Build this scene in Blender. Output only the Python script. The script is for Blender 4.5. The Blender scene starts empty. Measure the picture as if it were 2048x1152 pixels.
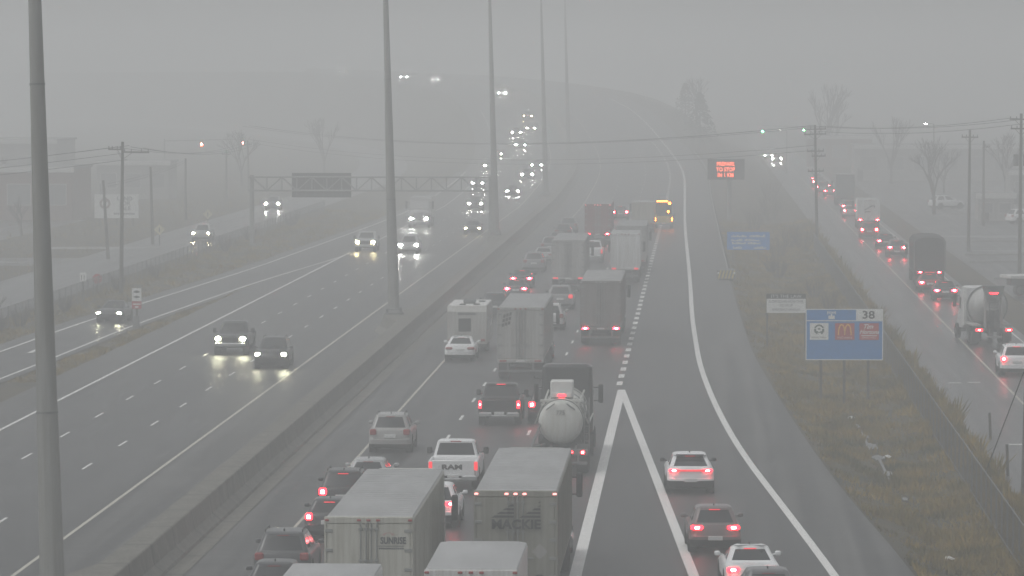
import bpy, bmesh, math, random
import numpy as np
from mathutils import Vector, Matrix
R = math.radians
random.seed(7); rng = np.random.default_rng(7)
sc = bpy.context.scene
COL = sc.collection

# ------------------------------------------------------------------ camera
cam_d = bpy.data.cameras.new('camera'); cam = bpy.data.objects.new('camera', cam_d); COL.objects.link(cam)
cam_d.sensor_width = 36; cam_d.lens = 8900 / 2048 * 36
cam_d.clip_start = 1; cam_d.clip_end = 9000
cam.location = (0, 0, 17)
cam.rotation_euler = (R(90 - 2.740), 0, R(2.417))
sc.camera = cam
# ------------------------------------------------------------------ sky, sun, exposure
wd = bpy.data.worlds.new("World"); sc.world = wd; wd.use_nodes = True
nt = wd.node_tree; nt.nodes.clear()
sky = nt.nodes.new('ShaderNodeTexSky'); sky.sky_type = 'NISHITA'; sky.sun_disc = False
SUN_EL, SUN_AZ = 58, 240
sky.sun_elevation = R(SUN_EL); sky.sun_rotation = R(SUN_AZ); sky.dust_density = 3; sky.air_density = 1.0
hs = nt.nodes.new('ShaderNodeHueSaturation'); hs.inputs['Saturation'].default_value = .13
bg = nt.nodes.new('ShaderNodeBackground'); bg.inputs['Strength'].default_value = .14
wo = nt.nodes.new('ShaderNodeOutputWorld')
nt.links.new(sky.outputs[0], hs.inputs['Color']); nt.links.new(hs.outputs[0], bg.inputs[0]); nt.links.new(bg.outputs[0], wo.inputs[0])
sd = bpy.data.lights.new('sun', 'SUN'); sd.energy = .5; sd.angle = R(25); sd.color = (1, .98, .95)
sun = bpy.data.objects.new('sun', sd); COL.objects.link(sun)
sdir = Vector((math.sin(R(SUN_AZ)) * math.cos(R(SUN_EL)), math.cos(R(SUN_AZ)) * math.cos(R(SUN_EL)), math.sin(R(SUN_EL))))
sun.rotation_euler = sdir.to_track_quat('Z', 'Y').to_euler(); sun.location = (0, 0, 300)
sc.view_settings.view_transform = 'Standard'; sc.view_settings.look = 'None'
sc.view_settings.exposure = 0.06; sc.view_settings.gamma = 1
sc.cycles.max_bounces = 6; sc.cycles.volume_bounces = 1; sc.cycles.transparent_max_bounces = 16
sc.cycles.use_denoising = True; sc.cycles.sample_clamp_indirect = 4
sc.cycles.caustics_reflective = False; sc.cycles.caustics_refractive = False

# ------------------------------------------------------------------ materials
def nodemat(name):
    m = bpy.data.materials.new(name); m.use_nodes = True
    t = m.node_tree; return m, t, t.nodes['Principled BSDF']
def mat(name, col, rough=.6, metal=0, var=.12, scale=3., spec=.4, stretch=(1, 1, 1), col2=None, objcol=False, bump=0, grime=0):
    """principled surface with a noise mottle between two tones of the same colour"""
    m, t, b = nodemat(name); N = t.nodes; L = t.links
    b.inputs['Roughness'].default_value = rough; b.inputs['Metallic'].default_value = metal
    b.inputs['Specular IOR Level'].default_value = spec
    tc = N.new('ShaderNodeTexCoord'); mp = N.new('ShaderNodeMapping'); mp.inputs['Scale'].default_value = stretch
    nz = N.new('ShaderNodeTexNoise'); nz.inputs['Scale'].default_value = scale; nz.inputs['Detail'].default_value = 6
    L.new(tc.outputs['Object'], mp.inputs[0]); L.new(mp.outputs[0], nz.inputs['Vector'])
    rp = N.new('ShaderNodeValToRGB'); rp.color_ramp.elements[0].position = .3; rp.color_ramp.elements[1].position = .7
    c2 = col2 or tuple(c * (1 - 2 * var) for c in col)
    if objcol:
        lo = 1 - 2 * var
        rp.color_ramp.elements[0].color = (lo, lo, lo, 1); rp.color_ramp.elements[1].color = (1, 1, 1, 1)
        oi = N.new('ShaderNodeObjectInfo'); mx = N.new('ShaderNodeMixRGB'); mx.blend_type = 'MULTIPLY'; mx.inputs[0].default_value = 1
        L.new(oi.outputs['Color'], mx.inputs[1]); L.new(rp.outputs[0], mx.inputs[2]); src = mx.outputs[0]
    else:
        rp.color_ramp.elements[0].color = (*c2, 1); rp.color_ramp.elements[1].color = (*col, 1); src = rp.outputs[0]
    L.new(nz.outputs['Fac'], rp.inputs[0])
    if grime:   # vertical dirt streaks
        m2 = N.new('ShaderNodeMapping'); m2.inputs['Scale'].default_value = (6, 6, .35)
        n2 = N.new('ShaderNodeTexNoise'); n2.inputs['Scale'].default_value = 1.5; n2.inputs['Detail'].default_value = 4
        L.new(tc.outputs['Object'], m2.inputs[0]); L.new(m2.outputs[0], n2.inputs['Vector'])
        r2 = N.new('ShaderNodeValToRGB'); r2.color_ramp.elements[0].position = .35; r2.color_ramp.elements[1].position = .65
        g = 1 - grime; r2.color_ramp.elements[0].color = (g, g * .98, g * .94, 1); r2.color_ramp.elements[1].color = (1, 1, 1, 1)
        L.new(n2.outputs['Fac'], r2.inputs[0])
        m3 = N.new('ShaderNodeMixRGB'); m3.blend_type = 'MULTIPLY'; m3.inputs[0].default_value = 1
        L.new(src, m3.inputs[1]); L.new(r2.outputs[0], m3.inputs[2]); src = m3.outputs[0]
    L.new(src, b.inputs['Base Color'])
    if bump:
        bp = N.new('ShaderNodeBump'); bp.inputs['Strength'].default_value = bump; bp.inputs['Distance'].default_value = .05
        L.new(nz.outputs['Fac'], bp.inputs['Height']); L.new(bp.outputs[0], b.inputs['Normal'])
    return m
def emit(name, col, strength, sample=False):
    m, t, b = nodemat(name)
    b.inputs['Base Color'].default_value = (*[min(1, c) * .6 for c in col], 1)
    b.inputs['Emission Color'].default_value = (*col, 1); b.inputs['Emission Strength'].default_value = strength
    m.cycles.emission_sampling = 'AUTO' if sample else 'NONE'
    return m
def road_mat(name, dark, light, rough=(.36, .56), grooves=False, seam=1.0):
    """wet asphalt: long tyre-polished streaks along the road, fine aggregate, damp patches"""
    m, t, b = nodemat(name); N = t.nodes; L = t.links
    tc = N.new('ShaderNodeTexCoord')
    def noise(scl, s, det=5):
        mp = N.new('ShaderNodeMapping'); mp.inputs['Scale'].default_value = scl
        nz = N.new('ShaderNodeTexNoise'); nz.inputs['Scale'].default_value = s; nz.inputs['Detail'].default_value = det
        L.new(tc.outputs['Object'], mp.inputs[0]); L.new(mp.outputs[0], nz.inputs['Vector']); return nz.outputs['Fac']
    a = noise((1, .012, 1), 1.3); c = noise((1, .25, 1), .35); f = noise((1, 1, 1), 14, 2)
    add = N.new('ShaderNodeMath'); add.operation = 'MULTIPLY_ADD'; add.inputs[1].default_value = .7; L.new(a, add.inputs[0])
    ad2 = N.new('ShaderNodeMath'); ad2.operation = 'MULTIPLY_ADD'; ad2.inputs[1].default_value = .35; L.new(c, ad2.inputs[0])
    ad3 = N.new('ShaderNodeMath'); ad3.operation = 'MULTIPLY'; ad3.inputs[1].default_value = .3; L.new(f, ad3.inputs[0])
    L.new(ad3.outputs[0], ad2.inputs[2]); L.new(ad2.outputs[0], add.inputs[2]); fac = add.outputs[0]
    if grooves:
        w = noise((.03, 1.6, 1), 1.0, 3)
        g = N.new('ShaderNodeMath'); g.operation = 'MULTIPLY_ADD'; g.inputs[1].default_value = .55; L.new(w, g.inputs[0]); L.new(fac, g.inputs[2])
        g2 = N.new('ShaderNodeMath'); g2.operation = 'SUBTRACT'; g2.inputs[1].default_value = .27; L.new(g.outputs[0], g2.inputs[0]); fac = g2.outputs[0]
    rp = N.new('ShaderNodeValToRGB'); rp.color_ramp.elements[0].position = .56; rp.color_ramp.elements[1].position = .79
    rp.color_ramp.elements[0].color = (*dark, 1); rp.color_ramp.elements[1].color = (*light, 1)
    L.new(fac, rp.inputs[0]); L.new(rp.outputs[0], b.inputs['Base Color'])
    mr = N.new('ShaderNodeMapRange'); mr.inputs[1].default_value = .45; mr.inputs[2].default_value = .85
    mr.inputs[3].default_value = rough[0]; mr.inputs[4].default_value = rough[1]
    L.new(fac, mr.inputs[0]); L.new(mr.outputs[0], b.inputs['Roughness'])
    b.inputs['Specular IOR Level'].default_value = .22
    bp = N.new('ShaderNodeBump'); bp.inputs['Strength'].default_value = .25; bp.inputs['Distance'].default_value = .02
    L.new(f, bp.inputs['Height']); L.new(bp.outputs[0], b.inputs['Normal'])
    return m
M = {}
M['asphalt'] = road_mat('asphalt', (.006, .0062, .0065), (.070, .0705, .0705))
M['shoulder'] = road_mat('shoulder_asphalt', (.010, .0102, .010), (.100, .100, .097), (.4, .62), grooves=True)
M['service'] = road_mat('service_asphalt', (.030, .031, .031), (.065, .066, .065), (.24, .42))
M['lot'] = road_mat('lot_asphalt', (.022, .023, .023), (.062, .062, .062), (.25, .5))
M['line'] = mat('road_paint_white', (.78, .78, .75), .45, var=.14, scale=5)
M['yline'] = mat('road_paint_yellow', (.50, .48, .40), .45, var=.14, scale=5)
M['concrete'] = mat('barrier_concrete', (.20, .193, .165), .75, var=.2, scale=1.2, grime=.5, bump=.2)
M['ground'] = mat('verge_earth', (.075, .056, .024), .95, scale=.4, col2=(.016, .017, .010), stretch=(1, .6, 1), bump=.5)
M['blade'] = mat('dry_grass_blade', (.31, .21, .045), .9, scale=.22, col2=(.045, .047, .015), spec=.1)
M['twig'] = mat('twig_bark', (.055, .048, .042), .95, var=.2, scale=4)
M['conifer'] = mat('conifer_needles', (.05, .062, .045), .95, var=.25, scale=2)
M['wood'] = mat('pole_wood', (.085, .075, .065), .9, var=.2, scale=4, stretch=(3, 3, .3))
M['steel'] = mat('galvanised_steel', (.26, .27, .26), .55, .35, var=.1, scale=2, stretch=(3, 3, .2))
M['mast'] = mat('mast_steel', (.28, .285, .275), .6, .15, var=.1, scale=1.4, stretch=(3, 3, .12), grime=.15)
M['dark'] = mat('dark_plastic', (.022, .022, .023), .6, var=.1)
M['rubber'] = mat('tyre_rubber', (.02, .02, .02), .85, var=.2)
M['rim'] = mat('wheel_rim', (.28, .28, .29), .4, .6)
M['chrome'] = mat('bumper_chrome', (.55, .56, .56), .25, .8, var=.05)
M['paint'] = mat('car_paint', (1, 1, 1), .28, 0, var=.04, scale=1.5, objcol=True, spec=.5)
M['panel'] = mat('trailer_panel', (1, 1, 1), .45, 0, var=.05, scale=1.1, objcol=True, spec=.4, grime=.22)
M['roofpanel'] = mat('trailer_roof', (.37, .38, .385), .5, 0, var=.12, scale=1.3, grime=.1, stretch=(1, .25, 1))
def glass_mat():
    m, t, b = nodemat('tinted_glass')
    b.inputs['Base Color'].default_value = (.016, .018, .02, 1); b.inputs['Roughness'].default_value = .08
    b.inputs['Specular IOR Level'].default_value = .4
    return m
M['glass'] = glass_mat()
M['redlens'] = mat('red_lens', (.30, .03, .03), .2, var=.1)
M['clearlens'] = mat('clear_lens', (.55, .56, .55), .15, var=.1)
M['plate'] = mat('plate_white', (.62, .63, .62), .5, var=.05)
M['white'] = mat('sign_white', (.72, .73, .71), .5, var=.05)
M['black'] = mat('sign_black', (.02, .02, .02), .6, var=.05)
M['blue'] = mat('sign_blue', (.015, .19, .50), .5, var=.06)
M['bluebright'] = mat('sign_light_blue', (.02, .24, .66), .5, var=.06)
M['red'] = mat('sign_red', (.42, .035, .05), .5, var=.08)
M['gold'] = mat('sign_gold', (.80, .45, .05), .5, var=.05)
M['green'] = mat('sign_dark_green', (.02, .06, .045), .5, var=.05)
M['yellow'] = mat('sign_yellow', (.55, .42, .06), .6, var=.08)
M['diamond'] = mat('sign_pale_yellow', (.58, .54, .36), .5, var=.05)
M['signback'] = mat('sign_back_metal', (.16, .165, .165), .6, .2)
M['navy'] = mat('lettering_dark', (.05, .06, .065), .6, var=.05)
M['fadedtext'] = mat('lettering_faded', (.03, .033, .033), .6, var=.1)
M['brick'] = mat('wall_brick', (.22, .15, .13), .9, var=.15, scale=2)
M['cladding'] = mat('wall_cladding', (.34, .34, .33), .8, var=.1, scale=1, grime=.15)
M['roofing'] = mat('roof_felt', (.22, .22, .22), .85, var=.15, scale=1)
M['fascia'] = mat('roof_fascia', (.60, .60, .58), .6, var=.06)
M['tarp'] = mat('dark_tarpaulin', (.030, .031, .033), .7, var=.2, scale=1.5)
M['conveyor'] = mat('mixer_drum_paint', (.50, .51, .50), .5, var=.12, scale=1.5, grime=.2)
M['tank'] = mat('tank_painted_steel', (.52, .53, .50), .3, 0, var=.05, scale=1.2, spec=.5, grime=.12)
M['tail'] = emit('lit_tail_lamp', (1, .010, .02), 14, True)
M['tailfar'] = emit('lit_tail_lamp_far', (1, .014, .03), 60, True)
M['dimtail'] = emit('dim_tail_lamp', (1, .03, .045), 1.2)
M['bulb'] = emit('hot_tail_bulb', (1, .36, .38), 26)
M['bulbfar'] = emit('hot_tail_bulb_far', (1, .30, .32), 60)
M['head'] = emit('lit_headlamp', (1, .96, .66), 230, True)
M['headfar'] = emit('lit_headlamp_far', (1, 1, .90), 1500, True)
M['headwarm'] = emit('warm_headlamp', (1, .80, .42), 300, True)
M['amber'] = emit('amber_beacon', (1, .20, .02), 40, True)
M['marker'] = emit('red_marker_lamp', (1, .32, .30), 3.2)
M['vms'] = emit('led_amber', (1, .13, .05), 5.5)
M['sigred'] = emit('signal_red', (1, .16, .16), 200)
M['siggreen'] = emit('signal_green', (.10, 1, .62), 420)
M['streetlamp'] = emit('street_lamp_glow', (1, 1, .95), 90)
def water_mat():
    m, t, b = nodemat('puddle_water'); N = t.nodes; L = t.links
    b.inputs['Base Color'].default_value = (.05, .052, .05, 1); b.inputs['Roughness'].default_value = .3; b.inputs['Specular IOR Level'].default_value = .8
    nz = N.new('ShaderNodeTexNoise'); nz.inputs['Scale'].default_value = 3
    bp = N.new('ShaderNodeBump'); bp.inputs['Strength'].default_value = .06; L.new(nz.outputs['Fac'], bp.inputs['Height']); L.new(bp.outputs[0], b.inputs['Normal'])
    return m
M['water'] = water_mat()
def wire_mat():
    """chain link: open diamond weave, holes are really open"""
    m, t, b = nodemat('chain_link_wire'); N = t.nodes; L = t.links
    b.inputs['Base Color'].default_value = (.022, .022, .024, 1); b.inputs['Roughness'].default_value = .8
    tc = N.new('ShaderNodeTexCoord'); sp = N.new('ShaderNodeSeparateXYZ'); L.new(tc.outputs['Object'], sp.inputs[0])
    outs = []
    for sgn in (1, -1):
        a = N.new('ShaderNodeMath'); a.operation = 'MULTIPLY_ADD'; a.inputs[1].default_value = sgn
        L.new(sp.outputs['Z'], a.inputs[0]); L.new(sp.outputs['Y'], a.inputs[2])
        d = N.new('ShaderNodeMath'); d.operation = 'MULTIPLY'; d.inputs[1].default_value = 11.; L.new(a.outputs[0], d.inputs[0])
        f = N.new('ShaderNodeMath'); f.operation = 'FRACT'; L.new(d.outputs[0], f.inputs[0])
        g = N.new('ShaderNodeMath'); g.operation = 'LESS_THAN'; g.inputs[1].default_value = .24; L.new(f.outputs[0], g.inputs[0]); outs.append(g)
    mx = N.new('ShaderNodeMath'); mx.operation = 'MAXIMUM'; L.new(outs[0].outputs[0], mx.inputs[0]); L.new(outs[1].outputs[0], mx.inputs[1])
    L.new(mx.outputs[0], b.inputs['Alpha'])
    return m
M['wire'] = wire_mat()

def joints(m, step=6.0):
    """dark casting joints every few metres along the barrier"""
    t = m.node_tree; N = t.nodes; L = t.links; b = N['Principled BSDF']; src = b.inputs['Base Color'].links[0].from_socket
    tc = N.new('ShaderNodeTexCoord'); sp = N.new('ShaderNodeSeparateXYZ'); L.new(tc.outputs['Object'], sp.inputs[0])
    d = N.new('ShaderNodeMath'); d.operation = 'DIVIDE'; d.inputs[1].default_value = step; L.new(sp.outputs['Y'], d.inputs[0])
    f = N.new('ShaderNodeMath'); f.operation = 'FRACT'; L.new(d.outputs[0], f.inputs[0])
    g = N.new('ShaderNodeMath'); g.operation = 'LESS_THAN'; g.inputs[1].default_value = .035; L.new(f.outputs[0], g.inputs[0])
    mx = N.new('ShaderNodeMixRGB'); mx.inputs[2].default_value = (.05, .05, .045, 1); L.new(g.outputs[0], mx.inputs[0]); L.new(src, mx.inputs[1]); L.new(mx.outputs[0], b.inputs['Base Color'])
joints(M['concrete'])
# ------------------------------------------------------------------ mesh helpers
def tag(o, label=None, cat=None, group=None, kind=None):
    if label: o['label'] = label
    if cat: o['category'] = cat
    if group: o['group'] = group
    if kind: o['kind'] = kind
    return o
def empty(name, loc=(0, 0, 0), rz=0):
    o = bpy.data.objects.new(name, None); COL.objects.link(o); o.location = loc; o.rotation_euler = (0, 0, rz)
    o.empty_display_size = .3; return o
class MB:
    def __init__(s): s.v = []; s.f = []
    def add(s, vs, fs):
        n = len(s.v); s.v += [tuple(map(float, p)) for p in vs]; s.f += [tuple(i + n for i in q) for q in fs]; return s
    def box(s, x0, x1, y0, y1, z0, z1):
        return s.add([(x0, y0, z0), (x1, y0, z0), (x1, y1, z0), (x0, y1, z0), (x0, y0, z1), (x1, y0, z1), (x1, y1, z1), (x0, y1, z1)],
                     [(3, 2, 1, 0), (4, 5, 6, 7), (0, 1, 5, 4), (1, 2, 6, 5), (2, 3, 7, 6), (3, 0, 4, 7)])
    def cbox(s, x0, x1, y0, y1, z0, z1, c=.03):
        """box with chamfered edges"""
        bm = bmesh.new(); bmesh.ops.create_cube(bm, size=1)
        for v in bm.verts:
            v.co = (x0 if v.co.x < 0 else x1, y0 if v.co.y < 0 else y1, z0 if v.co.z < 0 else z1)
        bmesh.ops.bevel(bm, geom=list(bm.edges), offset=c, segments=1, affect='EDGES')
        bm.verts.index_update(); vs = [v.co[:] for v in bm.verts]; fs = [[v.index for v in f.verts] for f in bm.faces]; bm.free()
        return s.add(vs, fs)
    def tube(s, p0, p1, r0, r1=None, n=8, caps=True):
        r1 = r0 if r1 is None else r1; p0 = Vector(p0); p1 = Vector(p1); d = (p1 - p0).normalized()
        a = d.orthogonal().normalized(); b = d.cross(a)
        vs = []
        for p, r in ((p0, r0), (p1, r1)):
            for i in range(n):
                t = 2 * math.pi * i / n; vs.append(p + a * math.cos(t) * r + b * math.sin(t) * r)
        fs = [(i, (i + 1) % n, n + (i + 1) % n, n + i) for i in range(n)]
        if caps: fs += [tuple(reversed(range(n))), tuple(range(n, 2 * n))]
        return s.add(vs, fs)
    def path(s, pts, r, n=6):
        for a, b in zip(pts, pts[1:]): s.tube(a, b, r, r, n)
        return s
    def loft(s, rings, cap0=True, cap1=True):
        n = len(rings[0]); base = len(s.v)
        for r in rings: s.v += [tuple(map(float, p)) for p in r]
        for k in range(len(rings) - 1):
            for i in range(n):
                j = (i + 1) % n; a = base + k * n; s.f.append((a + i, a + j, a + n + j, a + n + i))
        if cap0: s.f.append(tuple(base + i for i in reversed(range(n))))
        if cap1: s.f.append(tuple(base + (len(rings) - 1) * n + i for i in range(n)))
        return s
    def lathe_y(s, prof, cx, cz, n=28, caps=True):
        """revolve (y, r) pairs about the axis x=cx, z=cz"""
        return s.loft([[(cx + r * math.cos(2 * math.pi * i / n), y, cz + r * math.sin(2 * math.pi * i / n)) for i in range(n)] for y, r in prof], caps, caps)
    def build(s, name, m, parent=None, smooth=False, angle=40):
        me = bpy.data.meshes.new(name); me.from_pydata(s.v, [], s.f); me.update()
        bm = bmesh.new(); bm.from_mesh(me); bmesh.ops.remove_doubles(bm, verts=bm.verts, dist=1e-5)
        bmesh.ops.recalc_face_normals(bm, faces=bm.faces); bm.to_mesh(me); bm.free()
        if smooth:
            for p in me.polygons: p.use_smooth = True
            try: me.set_sharp_from_angle(angle=R(angle))
            except Exception: pass
        me.materials.append(m if not isinstance(m, str) else M[m])
        o = bpy.data.objects.new(name, me); COL.objects.link(o)
        if parent: o.parent = parent
        return o
    def raw(s, name, m, parent=None):
        me = bpy.data.meshes.new(name); me.from_pydata(s.v, [], s.f); me.update(); me.materials.append(M[m])
        o = bpy.data.objects.new(name, me); COL.objects.link(o)
        if parent: o.parent = parent
        return o
def lettering(txt, size, loc, m, parent, name='lettering', sx=1., shear=0., rot=(90, 0, 0), bold=.0, align='CENTER'):
    cu = bpy.data.curves.new('t', 'FONT'); cu.body = txt; cu.size = size; cu.align_x = align; cu.align_y = 'CENTER'
    cu.extrude = .006; cu.shear = shear; cu.offset = bold; cu.resolution_u = 3
    ob = bpy.data.objects.new('t', cu); COL.objects.link(ob)
    dg = bpy.context.evaluated_depsgraph_get(); me = bpy.data.meshes.new_from_object(ob.evaluated_get(dg))
    bpy.data.objects.remove(ob); bpy.data.curves.remove(cu)
    me.transform(Matrix.Translation(loc) @ Matrix.Rotation(R(rot[2]), 4, 'Z') @ Matrix.Rotation(R(rot[0]), 4, 'X') @ Matrix.Diagonal((sx, 1, 1, 1)))
    me.materials.clear(); me.materials.append(M[m]); me.name = name
    o = bpy.data.objects.new(name, me); COL.objects.link(o); o.parent = parent; return o
def copy_tree(o, parent=None):
    c = o.copy(); COL.objects.link(c)
    if parent: c.parent = parent
    for ch in KIDS.get(o.name, []): copy_tree(ch, c)
    return c
KIDS = {}
def note_kids(o):
    KIDS[o.name] = list(o.children)
    for c in o.children: note_kids(c)
def all_under(o):
    out = []
    for c in o.children: out.append(c); out += all_under(c)
    return out

# ------------------------------------------------------------------ terrain: the motorway bends left and climbs to a bridge far off, side roads stay flat
PT = [(-200, 0), (575, 0), (600, .3), (650, 1.2), (700, 2.2), (750, 3.3), (800, 5.0), (850, 7.6), (900, 10.2), (950, 12), (1000, 13.2), (1100, 14.9), (1250, 17), (1400, 18), (4000, 18)]
PX, PZ = zip(*PT)
def prof(Y): return float(np.interp(Y, PX, PZ))
def bend(Y): return 0. if Y < 650 else (-(Y - 650) ** 2 / 5400 if Y < 1500 else -(850 ** 2) / 5400 - (Y - 1500) * 1700 / 5400)
def wz(u): return float(np.interp(u, [-47, -37, 7, 12], [0, 1, 1, 0]))
def ws(u): return float(np.interp(u, [8, 12], [1, 0]))
PAVR = ([60, 151, 166, 194, 233, 275, 337, 459, 700, 3000], [8.6, 7.5, 6.6, 5.4, 4.2, 3.2, 2.7, 2.1, 1.0, .6])
EXR = ([60, 151, 177, 201, 229, 261, 309, 370, 505, 760, 3000], [9.0, 4.62, 3.2, 1.85, .8, 0, -.5, -.8, -1.7, -2.6, -2.8])
RL1 = ([150, 271, 292, 316, 392, 521, 700], [-47.2, -42.9, -42.7, -42.0, -39.2, -36.6, -36.0])
RL2 = ([150, 247, 266, 301, 363, 419], [-41.5, -39.1, -38.8, -38.5, -36.4, -33.3])
def fi(t): return lambda Y: float(np.mean(np.interp([Y + k * (2.5 if Y < 420 else 8) for k in range(-5, 6)], *t)))
pavR, exR, rl1, rl2 = fi(PAVR), fi(EXR), fi(RL1), fi(RL2)
def ditch(u, Y):
    p = pavR(Y)
    if u <= p + .2 or u >= 12.4 or Y > 560: return 0.
    c = p + .55 * (11.2 - p); w = max(1.2, (11.2 - p) * .5)
    return -.55 * max(0, 1 - ((u - c) / w) ** 2)
def W(u, Y, dz=0.): return (u + bend(Y) * ws(u), Y, prof(Y) * wz(u) + dz)
def YS(a, b, step=10):
    s = {a, b} | {y for y in range(int(math.ceil(a / step)) * step, int(b) + 1, step) if a < y < b} | {y for y in range(575, 4000, 25) if a < y < b}
    return sorted(s)
def strip(mb, uf, ug, Ys, dz, nu=1):
    vs = []; fs = []
    for Y in Ys:
        a = uf(Y) if callable(uf) else uf; b = ug(Y) if callable(ug) else ug
        for k in range(nu + 1): vs.append(W(a + (b - a) * k / nu, Y, dz))
    for i in range(len(Ys) - 1):
        for k in range(nu): q = i * (nu + 1) + k; fs.append((q, q + 1, q + nu + 2, q + nu + 1))
    return mb.add(vs, fs)
def sheet(name, m, uf, ug, a, b, dz, nu=1, step=10):
    o = strip(MB(), uf, ug, YS(a, b, step), dz, nu).raw(name, m); return tag(o, kind='structure')
# ground sheet
us = [-1500, -400, -150, -100, -80, -60, -47, -45, -42, -39, -37, -30, -20, -10, 0, 2, 3, 4, 5, 6, 7, 8, 8.5, 9, 9.5, 10, 10.5, 11, 11.5, 12, 12.6, 16, 22, 30, 60, 120, 400, 1500]
g = MB(); Yg = YS(20, 1600, 12) + list(range(1700, 3700, 100)); vs = []; fs = []
for Y in Yg:
    for u in us: vs.append(W(u, Y, ditch(u, Y) - .06 + (.02 * math.sin(u * 1.7 + Y * .31) if 5 < u < 12 else 0)))
n = len(us)
for i in range(len(Yg) - 1):
    for k in range(n - 1): fs.append((i * n + k, i * n + k + 1, i * n + n + k + 1, i * n + n + k))
g.add(vs, fs); gr = g.raw('ground', 'ground'); tag(gr, kind='structure')
# roads
sheet('road', 'asphalt', -15.35, lambda Y: min(exR(Y) + .15, 9), 60, 3600, 0, 4)
sheet('road', 'asphalt', -34.0, -23.15, 60, 3600, 0, 3)
sheet('shoulder', 'shoulder', -18.1, -15.35, 60, 3600, 0)
sheet('shoulder', 'shoulder', -23.15, -20.5, 60, 3600, 0)
sheet('shoulder', 'shoulder', lambda Y: min(exR(Y) + .15, 9), lambda Y: max(pavR(Y), exR(Y) + .8), 60, 3600, 0)
sheet('shoulder', 'shoulder', -36.3, -34.0, 60, 3600, 0)
sheet('ramp_road', 'asphalt', lambda Y: rl1(Y) - 1.3, lambda Y: min(rl2(Y) + .6, -36.3), 60, 690, .004, 2)
sheet('service_road', 'service', 12.75, 21.2, 60, 1500, 0, 2)
sheet('service_road', 'service', -57.6, -48.6, 60, 1500, 0, 2)
sheet('parking_lot', 'lot', 24, 75, 330, 760, -.02, 3)
sheet('access_road', 'lot', -120, -57.6, 395, 412, -.02, 3)
sheet('parking_lot', 'lot', -150, -72, 440, 520, -.02, 3)
# markings
def line(u, a, b, w=.14, m='line', name='road_marking', dz=.008):
    f = (lambda Y: u(Y)) if callable(u) else (lambda Y: u)
    o = strip(MB(), lambda Y: f(Y) - w / 2, lambda Y: f(Y) + w / 2, YS(a, b, 6), dz).raw(name, m); return tag(o, kind='structure')
def dashes(u, a, b, L, cyc, w=.14, dz=.008):
    mb = MB(); y = a
    while y < b:
        strip(mb, u - w / 2, u + w / 2, [y, y + L], dz + (.03 if y > 560 else 0)); y += cyc
    return tag(mb.raw('road_marking', 'line'), kind='structure')
line(-15.2, 60, 900, .13, 'yline'); dashes(-11.8, 62.6, 800, 3, 12); dashes(-8.1, 65.5, 800, 3, 12)
line(-4.2, 60, 240, .42); line(lambda Y: float(np.interp(Y, [60, 151, 189, 240], [4.5, -.2, -1.9, -4.2])), 60, 240, .36, dz=.016)
dashes(-4.4, 243.6, 800, 3, 6, .32); line(exR, 60, 950, .30)
line(-23.3, 60, 900, .15, 'yline'); dashes(-26.6, 70.5, 760, 3, 12, .12); dashes(-30.0, 63.5, 760, 3, 12, .12)
line(-33.5, 60, 425, .18); line(-33.1, 425, 900, .16)
line(rl1, 150, 690, .20, dz=.014); line(rl2, 150, 419, .17, dz=.014)
dashes(-41.0, 270.5, 290, 4, 30, .3, dz=.014)
line(16.75, 60, 900, .13, 'yline'); line(20.6, 60, 900, .12)
mb = MB()
for (u0, y0) in ((14.1, 246), (15.2, 246.5), (14.6, 205)):
    strip(mb, u0 - .35, u0 + .35, [y0, y0 + .45], .008)
tag(mb.raw('road_marking', 'line'), kind='structure')
# cracks sealed dark + patched joint lines on the near pavement
mb = MB()
for k in range(46):
    y0 = random.uniform(150, 330); u0 = random.choice([random.uniform(-3.6, 3), random.uniform(-3.6, 3), random.uniform(-23, -21), random.uniform(-17.8, -15.6)]); ww = random.uniform(.8, 2.2)
    if u0 + ww > exR(y0): ww = max(.4, exR(y0) - u0)
    strip(mb, u0, u0 + ww, [y0, y0 + .05], .005)
mb.raw('road_seam', 'asphalt')['kind'] = 'structure'
mb = MB()
for (x0, x1, y0) in ((24.5, 34, 405), (25, 38, 421), (24.5, 33, 372), (27, 45, 455), (30, 60, 545)):
    mb.add([W(x0, y0, .0), W(x1, y0 + 3, .0), W(x1, y0 + 3.35, .0), W(x0, y0 + .35, .0), W(x0, y0, .14), W(x1, y0 + 3, .14), W(x1, y0 + 3.35, .14), W(x0, y0 + .35, .14)], [(4, 5, 6, 7), (0, 1, 5, 4), (1, 2, 6, 5), (2, 3, 7, 6), (3, 0, 4, 7)])
tag(mb.raw('kerb', 'cladding'), kind='structure')
# puddles
def puddle(u, Y, ru, ry, dz):
    n = 18; pts = []
    for i in range(n):
        t = 2 * math.pi * i / n; k = random.uniform(.6, 1.15); pts.append(W(u + ru * k * math.cos(t), Y + ry * k * math.sin(t), dz))
    return tag(MB().add(pts, [tuple(range(n))]).raw('water', 'water'), kind='structure')
PUD = ((7.98, 214, .07, 7), (8.22, 200, .09, 6), (7.9, 222, .12, 1.6), (8.05, 216, .2, 1.4), (8.1, 210, .3, 2.0), (8.2, 204, .3, 1.6), (8.3, 196, .26, 1.4), (8.2, 193, .2, .7), (8.5, 184, .12, .9), (7.9, 177, .1, .5))
for (u, Y, a, b) in PUD:
    puddle(u, Y, a, b, ditch(u, Y) + .035)
for (u, Y, a, b) in ((31, 372, 5, 4), (37, 392, 9, 3), (33, 432, 8, 3.5), (30, 470, 6, 4), (44, 352, 8, 5), (-66, 402, 6, 2.5), (-60, 436, 7, 4)):
    puddle(u, Y, a, b, .004)

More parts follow.
